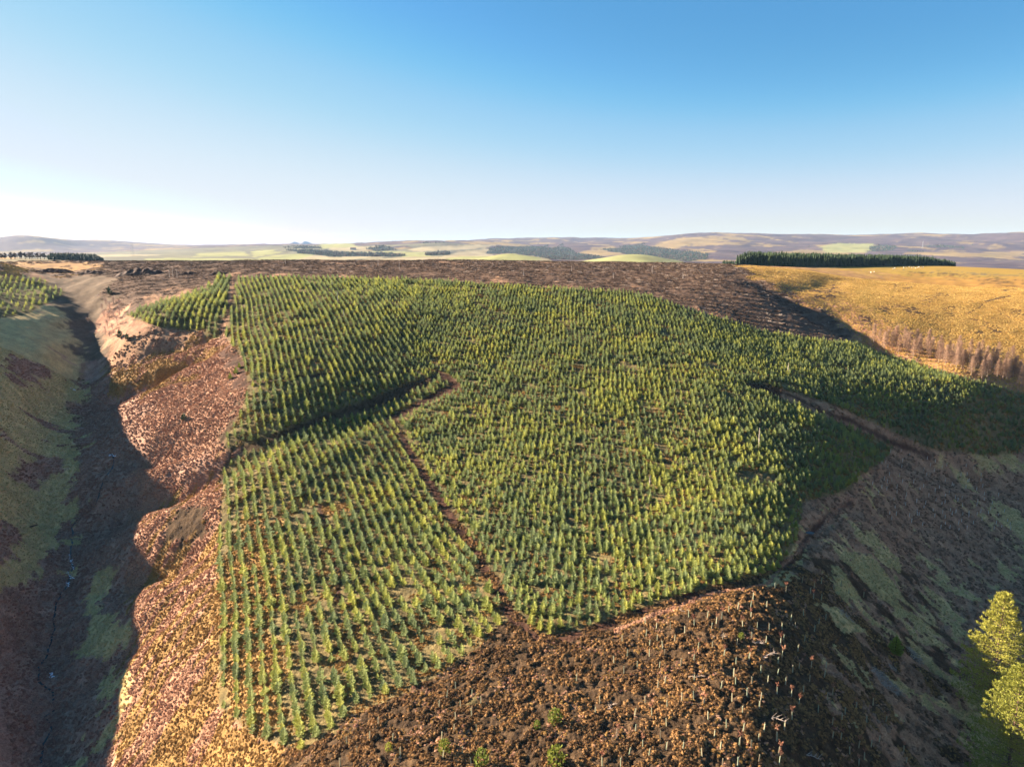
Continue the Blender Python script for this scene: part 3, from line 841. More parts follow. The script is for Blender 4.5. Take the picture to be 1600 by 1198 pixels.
def clump_mesh(name, rs, mat, n=22, hgt=.5, spread=.5, wid=.10, droop=.3, lean=(0, 0)):
    """tuft of blades / fronds, unit size"""
    v, f = [], []
    for k in range(n):
        a = rs.uniform(0, 6.283); q = abs(rs.normal(0, .5)).clip(0, 1.2) if False else rs.uniform(.1, 1)
        d = np.array([math.cos(a), math.sin(a)])
        b = np.array([*(d * rs.uniform(0, .3) * spread), -.05])
        m = np.array([*(d * (q * spread * .6) + np.array(lean) * .4), hgt * rs.uniform(.55, .9)])
        t = np.array([*(d * (q * spread * 1.1) + np.array(lean)), hgt * rs.uniform(.75, 1.1) * (1 - droop * q)])
        s = np.array([-d[1], d[0], 0]) * wid * rs.uniform(.6, 1.3)
        i = len(v)
        v.extend([b - s * .5, b + s * .5, m + s, m - s, t])
        f.extend([(i, i+1, i+2, i+3), (i+3, i+2, i+4)])
    return mesh_from(name, v, f, mat)

def mound_mesh(name, rs, mat, hgt=.55, n=46):
    """springy heather mound: many small upright sprigs over a dome"""
    v, f = [], []
    for k in range(n):
        a = rs.uniform(0, 6.283); q = math.sqrt(rs.uniform(0, 1))
        x, y = .5 * q * math.cos(a), .5 * q * math.sin(a)
        z = hgt * (1 - q ** 2.2) * rs.uniform(.8, 1.1)
        nrm = np.array([x * 1.4, y * 1.4, .45]) + rs.normal(0, .12, 3)
        nrm /= np.linalg.norm(nrm)
        s = np.cross(nrm, rs.normal(0, 1, 3)); s /= np.linalg.norm(s)
        t = np.cross(nrm, s)
        w = rs.uniform(.07, .12); L = rs.uniform(.10, .18)
        p = np.array([x, y, z])
        i = len(v)
        v.extend([p - nrm * .12 + s * w, p - nrm * .12 - s * w * .5 + t * w, p - nrm * .12 - s * w * .5 - t * w, p + nrm * L])
        f.extend([(i, i+1, i+3), (i+1, i+2, i+3), (i+2, i, i+3)])
    # inner body so the mound is not hollow
    i0 = len(v); k = 8
    for lv, (rr, zz) in enumerate([(.5, -.1), (.44, hgt * .35), (.26, hgt * .72)]):
        for j in range(k):
            a = j * 2 * math.pi / k + lv * .3
            v.append(np.array([rr * math.cos(a) * rs.uniform(.85, 1.1), rr * math.sin(a) * rs.uniform(.85, 1.1), zz]))
    v.append(np.array([0, 0, hgt * .86]))
    for lv in range(2):
        for j in range(k):
            f.append((i0+lv*k+j, i0+lv*k+(j+1) % k, i0+(lv+1)*k+(j+1) % k, i0+(lv+1)*k+j))
    for j in range(k):
        f.append((i0+2*k+j, i0+2*k+(j+1) % k, i0+3*k))
    return mesh_from(name, v, f, mat)

def brash_mesh(name, rs, mat, n=16, L=.9, hgt=.35):
    v, f = [], []
    for k in range(n):
        c = np.array([rs.normal(0, .35), rs.normal(0, .35), rs.uniform(-.05, hgt)])
        a = rs.uniform(0, 6.283)
        d = np.array([math.cos(a), math.sin(a), rs.normal(0, .25)]) * L * rs.uniform(.3, .8)
        tube(v, f, c - d / 2, c + d / 2, rs.uniform(.02, .05), rs.uniform(.01, .025), 3, False)
    return mesh_from(name, v, f, mat)

R_ = np.random.default_rng
# ------------------------------------------------------------------ plantation rows
spr = []
for k in range(8):
    rs = R_(100 + k)
    v, f = spruce_mesh(rs, 1.0, [.34, .38, .31, .40, .35, .33, .37, .30][k], [8, 8, 9, 8, 9, 7, 8, 9][k], [7, 7, 6, 8, 7, 7, 6, 6][k])
    spr.append(mesh_from('spruce_crown', v, f, M_spruce))
tv, tf = [], []
tube(tv, tf, (0, 0, -.08), (0, 0, .86), .022, .006, 5)
M_sprtrunk = mesh_from('spruce_trunk', tv, tf, M_bark)

def rows(poly, az_deg, across, along, jit, rmax, rmin=60):
    a = R(az_deg)
    d = np.array([math.sin(a), math.cos(a)]); s = np.array([d[1], -d[0]])
    U, Vv = np.meshgrid(np.arange(-420, 420, across), np.arange(30, 620, along))
    RI = np.round(U / across).astype(int).ravel()
    U = U + 0.35 * noise(U * 0 + U / 40, Vv / 40, 77) * 3
    U = U + rng.normal(0, jit * .45, U.shape); Vv = Vv + rng.normal(0, jit, Vv.shape)
    x = (U * s[0] + Vv * d[0]).ravel(); y = (U * s[1] + Vv * d[1]).ravel()
    r = np.hypot(x, y)
    m = (r > rmin) & (r < rmax) & (y > 10) & (np.abs(np.arctan2(x, y)) < R(39))
    x, y, RI = x[m], y[m], RI[m]
    z = ground(x, y)
    px, py, dd = project(x, y, z)
    m = inpoly(poly, px, py)
    return x[m], y[m], z[m], px[m], py[m], dd[m], RI[m]

def off_tracks(x, y, z, px, py, dd):
    ok = np.ones(len(x), bool)
    for tr, w in TRACKS:
        d, par = polydist(np.array(tr, float), px, py)
        wl = np.interp(par, np.arange(len(tr)), w) if hasattr(w, '__len__') else w
        ok &= d > wl * .95
    return ok

T = []
def add_rows(tag, poly, az, ac, al, jit, rmax, hmul=1.0, thin=.03, clip=None):
    x, y, z, px, py, dd, RI = rows(poly, az, ac, al, jit, rmax)
    ok = off_tracks(x, y, z, px, py, dd)
    if clip is not None:
        ok &= clip(x, y, px, py)
    gap = fbm(x / 9, y / 9, 2, 900)
    ok &= rng.uniform(0, 1, len(x)) > thin + smooth(.40, .60, gap) * .8
    hv = (2.5 + .45 * fbm(x / 25, y / 25, 3, 910) + rng.normal(0, .6, len(x))) * hmul
    hv = np.clip(hv, .8, 4.0)
    for q in zip(x[ok], y[ok], z[ok], px[ok], py[ok], dd[ok], hv[ok], RI[ok]):
        T.append((*q[:7], tag, int(q[7])))
# left and upper compartments keep clean rows; the big compartment is planted closer and less evenly
rowsplit = lambda x, y, px, py: (px < 640 + (py - 600) * -.6 + 25 * noise(x / 20, y / 20, 3)) | (py < 440)
add_rows('left', BLK_A, -22.5, 2.05, 1.4, .2, 330, .76)
add_rows('upper', BLK_BC, -22.5, 2.1, 1.32, .2, 460, .76, clip=lambda x, y, px, py: (px < 660 - (py - 430) * .1) & (py < 705))
add_rows('right', BLK_BC, 6, 1.50, 1.25, .52, 460, .68, clip=lambda x, y, px, py: ~((px < 660 - (py - 430) * .1) & (py < 705)))
add_rows('upper', BLK_D, -14, 2.7, 1.5, .15, 460)
add_rows('upper', BLK_F, -14, 2.7, 1.5, .15, 460)
add_rows('upper', BLK_E, -30, 2.6, 2.2, .5, 520, .75, .25)
print('spruces', len(T))
T.sort(key=lambda t: t[5])
inview = [t for t in T if -5 < t[3] < 1605 and t[4] < 1215]
heroes = inview[:300]
hid = set(map(id, heroes))
rest = [t for t in T if id(t) not in hid]

def top_spruce(k, loc, h, label, group, rz, wide=1.0):
    e = thing('young_spruce', loc, label, 'spruce tree', group, rz)
    place('trunk', M_sprtrunk, e, scale=(h * 1.0, h * 1.0, h))
    place('crown', spr[k], e, scale=(h * wide, h * wide, h))
    return e
def ordinal(k):
    small = ['', 'first', 'second', 'third', 'fourth', 'fifth', 'sixth', 'seventh', 'eighth', 'ninth', 'tenth', 'eleventh', 'twelfth',
             'thirteenth', 'fourteenth', 'fifteenth', 'sixteenth', 'seventeenth', 'eighteenth', 'nineteenth']
    if k < 20: return small[k]
    t = {2: 'twent', 3: 'thirt', 4: 'fort', 5: 'fift', 6: 'sixt'}[k // 10]
    return t + 'ieth' if k % 10 == 0 else t + 'y-' + small[k % 10]
byrow = {}
for t in heroes:
    byrow.setdefault((t[7], t[8]), []).append(t)
side_rows = {sd: sorted([k for k in byrow if k[0] == sd], key=lambda k: k[1]) for sd in ('left', 'right')}
place_of = {}
for sd, ks in side_rows.items():
    for n_, k in enumerate(ks):
        for m_, t in enumerate(sorted(byrow[k], key=lambda t: t[5])):
            place_of[id(t)] = (n_ + 1, m_ + 1)
for i, t in enumerate(heroes):
    x, y, z, px, py, dd, h, tag, ri = t
    n_, m_ = place_of.get(id(t), (1, 1))
    if tag == 'left':
        lab = 'young spruce, %s from the near end of the %s row from the left edge' % (ordinal(m_), ordinal(n_))
        grp = 'spruces of the near left rows'
    else:
        lab = 'young spruce, %s from the front in the %s row right of the brown track' % (ordinal(m_), ordinal(n_))
        grp = 'spruces of the dense right compartment'
    top_spruce(int(rng.integers(8)), (x, y, z - .05), h, lab, grp, rng.uniform(0, 6.28), rng.uniform(.9, 1.15))
P = np.array([(t[0], t[1], t[2] - .05) for t in rest])
Hh = np.array([t[6] for t in rest])
wd = rng.uniform(.85, 1.35, len(rest)) * Hh
scatter('spruce_plantation', spr, P, np.c_[wd, wd, Hh], np.c_[rng.normal(0, .055, len(P)), rng.normal(0, .055, len(P)), rng.uniform(0, 6.28, len(P))],
        'dense plantation of young green spruces covering the hill in long rows', 'spruce plantation')

# ------------------------------------------------------------------ low cover, scattered where its land cover lies
def cover_at(x, y):
    i = np.clip(np.searchsorted(AZ, np.arctan2(x, y)), 0, NA - 1)
    j = np.clip(np.searchsorted(LRR, np.log(np.hypot(x, y))), 0, NR - 1)
    return CLS[i, j]
def sow(n, r0, r1, amax=39):
    # equal density on the ground, thinned with distance
    r = np.sqrt(rng.uniform(r0 ** 2, r1 ** 2, n)); a = R(1) * rng.uniform(-amax, amax, n)
    return r * np.sin(a), r * np.cos(a)
def cover_scatter(name, protos_, classes, n, r0, r1, s0, s1, label, cat, flat=1.0, keep=None, grow=0.0):
    x, y = sow(n, r0, r1)
    c = cover_at(x, y)
    m = np.isin(c, [names.index(k) for k in classes])
    x, y = x[m], y[m]
    z = ground(x, y)
    px, py, dd = project(x, y, z)
    m = (px > -60) & (px < 1660) & (py < 1260)
    if keep is not None: m &= keep(x, y, px, py)
    x, y, z = x[m], y[m], z[m]
    s = rng.uniform(s0, s1, len(x)) * (1 + grow * (np.hypot(x, y) - r0) / 100)
    el = rng.uniform(.65, 1.5, len(x))
    return scatter(name, protos_, np.c_[x, y, z - .03], np.c_[s * el, s / el ** .6, s * flat * rng.uniform(.6, 1.4, len(x))],
                   np.c_[rng.normal(0, .12, len(x)), rng.normal(0, .12, len(x)), rng.uniform(0, 6.28, len(x))], label, cat)

mounds = [mound_mesh('heather_mound', R_(200 + k), M_heather, [.5, .62, .42, .55][k]) for k in range(4)]
mounds_shade = [mound_mesh('heather_mound_shade', R_(220 + k), M_heathershade, [.5, .62, .42, .55][k]) for k in range(4)]
brk = [mound_mesh('bracken_heap', R_(240 + k), M_bracken, [.30, .38, .26][k % 3], 60) for k in range(3)] + [clump_mesh('bracken_tuft', R_(244), M_bracken, 26, .42, .55, .07, .5, (.12, -.06))]
brkshade = [mound_mesh('shade_bracken_heap', R_(250 + k), M_brackenshade, [.22, .30, .18, .26][k], 56) for k in range(4)]
tus = [mound_mesh('grass_tussock', R_(260 + k), M_tawny, [.32, .40, .28][k % 3], 60) for k in range(3)] + [clump_mesh('grass_tuft', R_(264), M_tawny, 28, .45, .5, .05, .55)]
pal = [mound_mesh('pale_grass_tussock', R_(270 + k), M_pale, [.24, .32, .20][k], 56) for k in range(3)] + [clump_mesh('pale_grass_tuft', R_(274), M_pale, 28, .40, .5, .05, .55)]
gapn = lambda x, y, px, py: fbm(x / 3.0, y / 3.0, 3, 950) > -.02
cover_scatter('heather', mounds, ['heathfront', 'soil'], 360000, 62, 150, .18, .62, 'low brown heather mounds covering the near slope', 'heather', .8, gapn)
cover_scatter('dark_heather', mounds_shade, ['heather', 'dullshade'], 240000, 62, 340, .35, .95, 'dark heather on the shaded slope at the right', 'heather', .7, gapn)
cover_scatter('bracken', brk, ['bracken'], 650000, 62, 330, .28, .65, 'dead russet bracken on the sunlit spurs', 'bracken', .9)
cover_scatter('shade_bracken', brkshade, ['brackenshade'], 200000, 62, 330, .45, .95, 'dark dead bracken in the shaded valley at the left', 'bracken', .8)
cover_scatter('tawny_grass', tus, ['tawny', 'floor'], 650000, 62, 330, .22, .6, 'tawny grass tussocks between the rows and on the spurs', 'grass', .9,
              lambda x, y, px, py: (cover_at(x, y) == names.index('tawny')) | (fbm(x / 6, y / 6, 2, 960) > .12))
goldm = [mound_mesh('pasture_tussock', R_(280 + k), leaf_material('pasture_grass_%d' % k, (.44,.27,.07), (.60,.40,.12), patch=.08, rnd=.5, trans=.2), .26, 40) for k in range(2)]
cover_scatter('pasture_grass', goldm, ['gold', 'goldgreen', 'rough', 'pinkgrass'], 420000, 270, 540, .45, 1.0, 'golden rough grass on the plateau pasture at the right', 'grass', .5)
cover_scatter('grass_in_heather', tus + brk, ['heathfront'], 60000, 62, 150, .25, .6, 'tawny grass tufts among the near heather', 'grass', .9,
              lambda x, y, px, py: fbm(x / 5, y / 5, 2, 970) > .12)
cover_scatter('pale_grass', pal, ['palegrass', 'greenpatch'], 200000, 62, 330, .4, .8, 'pale green grass on the shaded slopes', 'grass', .8)


# rough brash rows of the clearfell
def brash_rows():
    P_, S_, K = [], [], []
    a = R(84)
    d = np.array([math.sin(a), math.cos(a)]); q = np.array([-d[1], d[0]])
    for w in np.arange(150, 640, 5.5):
        u = np.arange(-420, 420, .75)
        uu = u + rng.normal(0, .3, len(u))
        ww = w + 5 * noise(u / 60, u * 0 + w / 60, 31) + rng.normal(0, .55, len(u))
        P_.append(np.c_[uu * d[0] + ww * q[0], uu * d[1] + ww * q[1]])
    P_ = np.concatenate(P_)
    m = cover_at(P_[:, 0], P_[:, 1]) == names.index('fell')
    P_ = P_[m]
    keep = fbm(P_[:, 0] / 12, P_[:, 1] / 12, 3, 37) > -.28
    P_ = P_[keep & (np.abs(np.arctan2(P_[:, 0], P_[:, 1])) < R(39))]
    z = ground(P_[:, 0], P_[:, 1])
    return np.c_[P_, z]
brs = [brash_mesh('brash_pile', R_(300 + k), [M_brash, M_brashdk, M_brashdk, M_brashpale][k], 14, 1.1, .4) for k in range(4)]
BP = brash_rows()
sb = rng.uniform(.8, 1.7, len(BP))
scatter('brash_rows', brs, BP, np.c_[sb * 1.2, sb, sb], np.c_[np.zeros(len(BP)), np.zeros(len(BP)), rng.uniform(0, 6.28, len(BP))],
        'rows of grey brash and stumps across the felled plateau', 'brash', pick=rng.choice(4, len(BP), p=[.35, .3, .25, .10]))

# ------------------------------------------------------------------ far woods
def far_conifer(name, rs, mat, wide=.17):
    v, f = [], []
    k = 6
    for lv in range(5):
        z0, z1 = .08 + lv * .18, .08 + lv * .18 + .28
        r = wide * (1 - lv / 5.6) * rs.uniform(.85, 1.15)
        i = len(v)
        for j in range(k):
            a = j * 6.283 / k + lv + rs.normal(0, .15)
            v.append(np.array([r * math.cos(a) * rs.uniform(.75, 1.2), r * math.sin(a) * rs.uniform(.75, 1.2), z0 + rs.normal(0, .02)]))
        v.append(np.array([0, 0, z1]))
        for j in range(k):
            f.append((i+j, i+(j+1) % k, i+k))
    tube(v, f, (0, 0, -.05), (0, 0, .3), .012, .01, 4, False)
    return mesh_from(name, v, f, mat)
def round_tree(name, rs, mat):
    v, f = [], []
    for c in range(26):
        a, q, z = rs.uniform(0, 6.28), rs.uniform(0, .3), rs.uniform(.3, .95)
        q *= math.sin(math.pi * (z - .2) / .85) + .1
        p = np.array([q * math.cos(a), q * math.sin(a), z])
        i = len(v)
        for j in range(4):
            v.append(p + rs.normal(0, .09, 3))
        f.extend([(i, i+1, i+2), (i, i+2, i+3), (i, i+1, i+3), (i+1, i+2, i+3)])
    tube(v, f, (0, 0, -.05), (0, 0, .5), .025, .015, 4, False)
    return mesh_from(name, v, f, mat)
M_barewood = leaf_material('bare_twigs', (.12,.085,.07), (.20,.15,.11), patch=.02, rnd=.4, trans=.1)
fcs = [far_conifer('far_conifer', R_(330 + k), M_farspruce) for k in range(4)]
M_distant = leaf_material('distant_needles', (.04,.06,.04), (.085,.10,.055), patch=.004, rnd=.5, trans=.1)  # lighter copy of far_conifer_needles, haze put into the colour
dcs = [far_conifer('distant_conifer', R_(350 + k), M_distant) for k in range(4)]
rts = [round_tree('far_round_tree', R_(340 + k), M_barewood) for k in range(3)]
def wood_strip(name, p0, p1, depth, gap, h0, h1, label, protos_=fcs, taper=0.0):
    """block of trees behind a front edge p0 -> p1 (pixel x, distance)"""
    def g(px, d):
        return np.array([d * (px - 800) / FPX, d * CP])
    a, b = g(*p0), g(*p1)
    L = np.linalg.norm(b - a); t = (b - a) / L; nn = a / np.linalg.norm(a)
    U, Wd = np.meshgrid(np.arange(0, L, gap), np.arange(0, depth, gap))
    U = U.ravel() + rng.normal(0, gap * .22, U.size); Wd = Wd.ravel() + rng.normal(0, gap * .22, Wd.size)
    x = a[0] + t[0] * U + nn[0] * Wd; y = a[1] + t[1] * U + nn[1] * Wd
    z = ground(x, y)
    h = rng.uniform(h0, h1, len(x)) * (1 - taper * smooth(.80, 1, U / L)) * (1 - .3 * smooth(.04, 0, U / L)) * (1 + .12 * noise(U / 9, Wd / 9, 55)) * (1 + (.12 - .3 * U / L if L > 150 else 0))
    w = h * rng.uniform(.9, 1.3, len(x))
    return scatter(name, protos_, np.c_[x, y, z], np.c_[w, w, h], np.c_[np.zeros(len(x)), np.zeros(len(x)), rng.uniform(0, 6.28, len(x))], label, 'wood')
wood_strip('conifer_wood', (1141, 600), (1472, 790), 60, 2.5, 8.4, 11.6, 'long dark conifer wood standing on the golden plateau at the right', taper=.3)
wood_strip('small_conifer_clump', (1118, 690), (1142, 700), 25, 3.0, 5.5, 7, 'small low conifer clump at the left end of the long dark wood')
wood_strip('left_conifer_wood', (100, 1120), (186, 1220), 70, 4.5, 9, 11.5, 'long conifer wood on the hazy rise at the far left', taper=.5)
wood_strip('broadleaf_belt', (-40, 1150), (100, 1180), 18, 7, 8, 11, 'belt of bare round trees along the skyline field at the far left', rts)

def far_woods():
    lr = rng.uniform(math.log(2900), math.log(7000), 90000); a = R(1) * rng.uniform(-38, 38, 90000)
    r = np.exp(lr); x, y = r * np.sin(a), r * np.cos(a)
    m = cover_at(x, y) == names.index('woodland')
    x, y, r = x[m], y[m], r[m]
    z = ground(x, y)
    h = rng.uniform(6, 11, len(x))
    w = h * 1.7
    scatter('distant_woods', dcs + rts, np.c_[x, y, z], np.c_[w, w, h], np.c_[np.zeros(len(x)), np.zeros(len(x)), rng.uniform(0, 6.28, len(x))],
            'dark woods scattered over the distant valley and hills', 'woods', pick=rng.choice(7, len(x), p=[.2, .2, .2, .16, .08, .08, .08]))
far_woods()

# ------------------------------------------------------------------ bare larches and birches
M_larchtrunk = plain_material('pale_larch_bark', (.40, .30, .22), scale=5, var=.25)
M_larchtwig = leaf_material('larch_twigs', (.28, .17, .11), (.42, .27, .18), patch=.1, rnd=.4, trans=.15)
M_birchtwig = leaf_material('birch_twigs', (.26, .17, .15), (.40, .28, .24), patch=.1, rnd=.4, trans=.15)
def twig_crown(name, rs, mat, H, Rr, n=90, cone=True, z0=.15):
    v, f = [], []
    for k in range(n):
        t = z0 + (1 - z0) * rs.uniform(0, 1)
        rad = Rr * ((1 - t) ** .7 if cone else math.sin(math.pi * min(1, (t - z0 * .5) / (1.02 - z0 * .5))) ** .6) + .12
        a = rs.uniform(0, 6.283)
        p = np.array([0, 0, H * t * (.97 if cone else .75)])
        e = p + np.array([math.cos(a), math.sin(a), (.25 if cone else .9)]) * rad * rs.uniform(.7, 1.15)
        s = np.array([-math.sin(a), math.cos(a), 0]) * .03
        i = len(v)
        v.extend([p - s, p + s, e]); f.append((i, i+1, i+2))
        for c in range(5):
            q = p + (e - p) * rs.uniform(.3, 1)
            dd_ = rs.normal(0, 1, 3); dd_[2] = abs(dd_[2]) * .6 if not cone else dd_[2] * .5 - .1
            dd_ *= .42 * Rr / (np.linalg.norm(dd_) + 1e-6) * rs.uniform(.6, 1.2)
            w = rs.normal(0, 1, 3); w = np.cross(dd_, w); w *= .020 / (np.linalg.norm(w) + 1e-9)
            i = len(v)
            v.extend([q - w, q + w, q + dd_]); f.append((i, i+1, i+2))
    return mesh_from(name, v, f, mat)
larch_p = []
for k in range(4):
    rs = R_(400 + k)
    larch_p.append((trunk_mesh('larch_trunk', 10.0, .11, .03, M_larchtrunk, .02, rs, 4, 6), twig_crown('larch_crown', rs, M_larchtwig, 10.0, 2.3, 420)))
larch_px = [(1364,537),(1381,541),(1394,544),(1405,548),(1419,552),(1428,556),(1436,557),(1445,560),(1454,558),(1465,564),(1476,567),(1484,571),(1492,572),(1501,575),(1509,576),
            (1516,579),(1522,581),(1533,583),(1545,585),(1556,587),(1566,589),(1575,591),(1583,593),(1594,602),(1410,541),(1448,549),(1470,556),(1497,562),(1528,570),(1552,576),(1572,580),(1590,588),(1604,606),(1540,574)]
larch_px += [(1372 + k * 10.5 + (k % 3) * 3, 536 + k * 2.35 - (k % 4) * 2.5) for k in range(22)]
larch_px.sort()
for i, (px, py) in enumerate(larch_px):
    p = cast(px + rng.normal(0, 2.5), py + 2 + rng.normal(0, 3), 150, 600)
    tk, cr_ = larch_p[i % 4]
    e = thing('larch_tree', tuple(p), 'bare pale-stemmed larch, %s from the left in the line below the golden field' % ordinal(i + 1), 'larch tree',
              'bare larches along the gully', rng.uniform(0, 6.28), rng.uniform(.72, 1.02))
    place('trunk', tk, e); place('crown', cr_, e)
M_birchbark = plain_material('birch_bark', (.40, .33, .30), scale=5, var=.3)
birch_p = []
for k in range(3):
    rs = R_(430 + k)
    birch_p.append((trunk_mesh('birch_trunk', 4.6, .09, .02, M_birchbark, .06, rs, 4, 5), twig_crown('birch_crown', rs, M_birchtwig, 5.0, 1.6, 80, False)))
birch_px = [(160,485),(166,478),(172,484),(178,476),(186,480),(163,497),(171,500),(178,496),(187,494),(168,512),(176,516),(183,508),(165,524),(172,528)]
birch_px.sort(key=lambda p: p[1])
for i, (px, py) in enumerate(birch_px):
    p = cast(px, py, 150, 600)
    tk, cr_ = birch_p[i % 3]
    e = thing('birch_tree', tuple(p), 'small bare birch beside the upper burn, %s counting from the back of the clump' % ordinal(i + 1), 'birch tree',
              'bare birches beside the burn', rng.uniform(0, 6.28), rng.uniform(.7, 1.15))
    place('trunk', tk, e); place('crown', cr_, e)
p = cast(138, 504, 150, 600)
e = thing('willow_bush', tuple(p), 'pale leafless bush alone on the burn bank left of the birches', 'bush', s=1.0)
place('trunk', trunk_mesh('bush_trunk', 1.2, .06, .03, M_birchbark, .06), e)
place('crown', twig_crown('bush_crown', R_(450), M_brashpale, 2.6, 1.4, 110, False, .05), e)

# single self-sown conifers
M_dkspruce = leaf_material('dark_spruce_needles', (.045,.075,.045), (.075,.11,.055), patch=.1, rnd=.2, trans=.2)
M_yespruce = leaf_material('bright_spruce_needles', (.20,.25,.03), (.30,.32,.04), patch=.1, rnd=.2, trans=.35)
v, f = spruce_mesh(R_(470), 1.0, .42, 11, 9); dksp = mesh_from('dark_spruce_crown', v, f, M_dkspruce)
v, f = spruce_mesh(R_(471), 1.0, .40, 10, 9); yesp = mesh_from('bright_spruce_crown', v, f, M_yespruce)
for px, py, h, me, lab in [
    (171,460,4.5,dksp,'dark bushy spruce at the head of the burn above the birches'),
    (187,528,4.2,dksp,'dark bushy spruce at the foot of the birch clump'),
    (199,531,3.2,dksp,'smaller dark spruce right of the birch clump'),
    (287,656,2.6,dksp,'lone small spruce standing on the russet spur'),
    (360,592,2.4,yesp,'small spruce standing outside the rows on the upper spur'),
    (369,584,2.8,yesp,'taller small spruce beside the upper left rows'),
    (374,575,2.2,yesp,'uppermost small spruce in the bracken left of the rows'),
    (348,1003,1.6,yesp,'tiny spruce at the outer edge of the leftmost row'),
    (1398,1023,4.3,yesp,'bright sunlit little spruce alone on the dark slope')]:
    p = cast(px, py, 60, 600)
    e = thing('self_sown_spruce', tuple(p), lab, 'spruce tree', None, rng.uniform(0, 6))
    place('trunk', M_sprtrunk, e, scale=(h, h, h)); place('crown', me, e, scale=(h, h, h))

# green bushes in the heather
def bush_mesh(name, rs, mat, n=150):
    v, f = [], []
    for k in range(n):
        a = rs.uniform(0, 6.283); z = rs.uniform(0, 1); q = .5 * math.sqrt(max(0, 1 - (z * 1.05 - .35) ** 2 * 1.6)) * rs.uniform(.55, 1.05)
        p = np.array([q * math.cos(a), q * math.sin(a), z])
        i = len(v); d = rs.normal(0, 1, 3); d[2] = abs(d[2]) + .3; d /= np.linalg.norm(d)
        s = np.cross(d, rs.normal(0, 1, 3)); s *= .05 / np.linalg.norm(s)
        v.extend([p - s, p + s, p + d * .20 + s * .4, p + d * .16 - s]); f.append((i, i+1, i+2, i+3))
    return mesh_from(name, v, f, mat)
M_bush = leaf_material('bush_leaves', (.14,.17,.03), (.28,.28,.04), patch=.4, rnd=.4, trans=.3)
bm_ = [bush_mesh('bush_foliage', R_(480 + k), M_bush) for k in range(2)]
bstem = trunk_mesh('bush_stem', .6, .03, .015, M_bark, .02)
for px, py, s_, lab in [(867,1128,1.8,'round green bush in the brown heather'),(869,1194,2.3,'large yellow-green bush at the bottom edge of the picture'),
                        (695,1176,1.7,'green bush with bright top left of the bottom bushes'),(752,1194,1.9,'dark green bush at the bottom edge, between two green bushes'),
                        (839,1137,1.0,'small green shrub just left of the round bush'),(607,1172,1.0,'small yellow-green shrub in heather below the left rows'),
                        (1158,997,.9,'tiny yellow-green shrub among the upper tree guards')]:
    p = cast(px, py, 60, 300)
    e = thing('green_bush', tuple(p), lab, 'bush', 'green bushes in the heather', rng.uniform(0, 6), s_)
    place('stem', bstem, e); place('foliage', bm_[int(rng.integers(2))], e)

# ------------------------------------------------------------------ the two big conifers at the lower right
M_pine = leaf_material('golden_conifer_needles', (.27,.28,.055), (.44,.40,.08), patch=.3, rnd=.25, trans=.3)
M_pinebark = plain_material('conifer_bark', (.16,.10,.07), scale=2)
def big_conifer(name, seed, H, Rr, px, py, d, label):
    rs = R_(seed)
    az, t, hh = ray(px, abs(H)); r = d * float(hh)
    x, y = r * math.sin(float(az)), r * math.cos(float(az))
    z = float(ground(x, y))
    if H < 0:                      # height given by where its tip stands in the photograph
        _, t2, _ = ray(px, -H); H = CAMZ + float(t2) * r - z
        print('conifer height', H)
    e = thing(name, (x, y, z), label, 'conifer tree')
    place('trunk', trunk_mesh('big_trunk', H * .96, .26, .03, M_pinebark, .01, rs, 6, 9), e)
    v, f = [], []; bv, bf = [], []
    nl = 210
    for k in range(nl):
        t_ = .10 + .89 * (k + rs.uniform(0, 1)) / nl
        prof = (1 - t_) ** .62 * min(1, (t_ + .12) / .32) ** .7
        L = Rr * prof * rs.uniform(.72, 1.16) + .25
        a = k * 2.39996 + rs.normal(0, .25)
        rise = -.05 + .75 * t_ + rs.normal(0, .06)
        dr = np.array([math.cos(a), math.sin(a), rise]); dr /= np.linalg.norm(dr)
        p0 = np.array([0, 0, H * t_ * .97])
        tip = p0 + dr * L + np.array([0, 0, .12 * L])
        tube(bv, bf, p0, tip, .05 * (1 - t_) + .015, .008, 4, False)
        ns = int(14 + 60 * L / Rr)
        for c in range(ns):
            u = 1 - rs.uniform(0, 1) ** 1.7 * .85
            q = p0 + (tip - p0) * u
            sd = np.cross(dr, [0, 0, 1.0]); sd /= np.linalg.norm(sd)
            q = q + sd * rs.normal(0, .22 * L * (1.15 - u) + .08) + np.array([0, 0, rs.normal(.02, .07)])
            dd_ = dr * rs.uniform(.5, 1) + sd * rs.normal(0, .6) + np.array([0, 0, rs.uniform(.15, .85)])
            dd_ /= np.linalg.norm(dd_)
            ln = rs.uniform(.28, .52)
            for b in range(3):
                d3 = dd_ + rs.normal(0, .35, 3); d3 /= np.linalg.norm(d3)
                w = np.cross(d3, rs.normal(0, 1, 3)); w *= rs.uniform(.035, .065) / np.linalg.norm(w)
                i = len(v)
                m_ = q + d3 * ln * .5
                v.extend([q, m_ + w, q + d3 * ln, m_ - w]); f.append((i, i+1, i+2, i+3))
    place('crown', mesh_from('big_crown', v, f, M_pine), e)
    place('limbs', mesh_from('big_limbs', bv, bf, M_pinebark), e)
    return e
big_conifer('golden_conifer', 500, -922, 6.8, 1572, 1090, 125, 'upper of the two big golden conifers at the right edge')
big_conifer('golden_conifer', 501, -1036, 6.8, 1600, 1225, 108, 'lower of the two big golden conifers, at the bottom right corner')
big_conifer('golden_conifer', 502, -960, 5.0, 1665, 1100, 128, 'third big conifer, mostly cut off by the right edge of the picture')

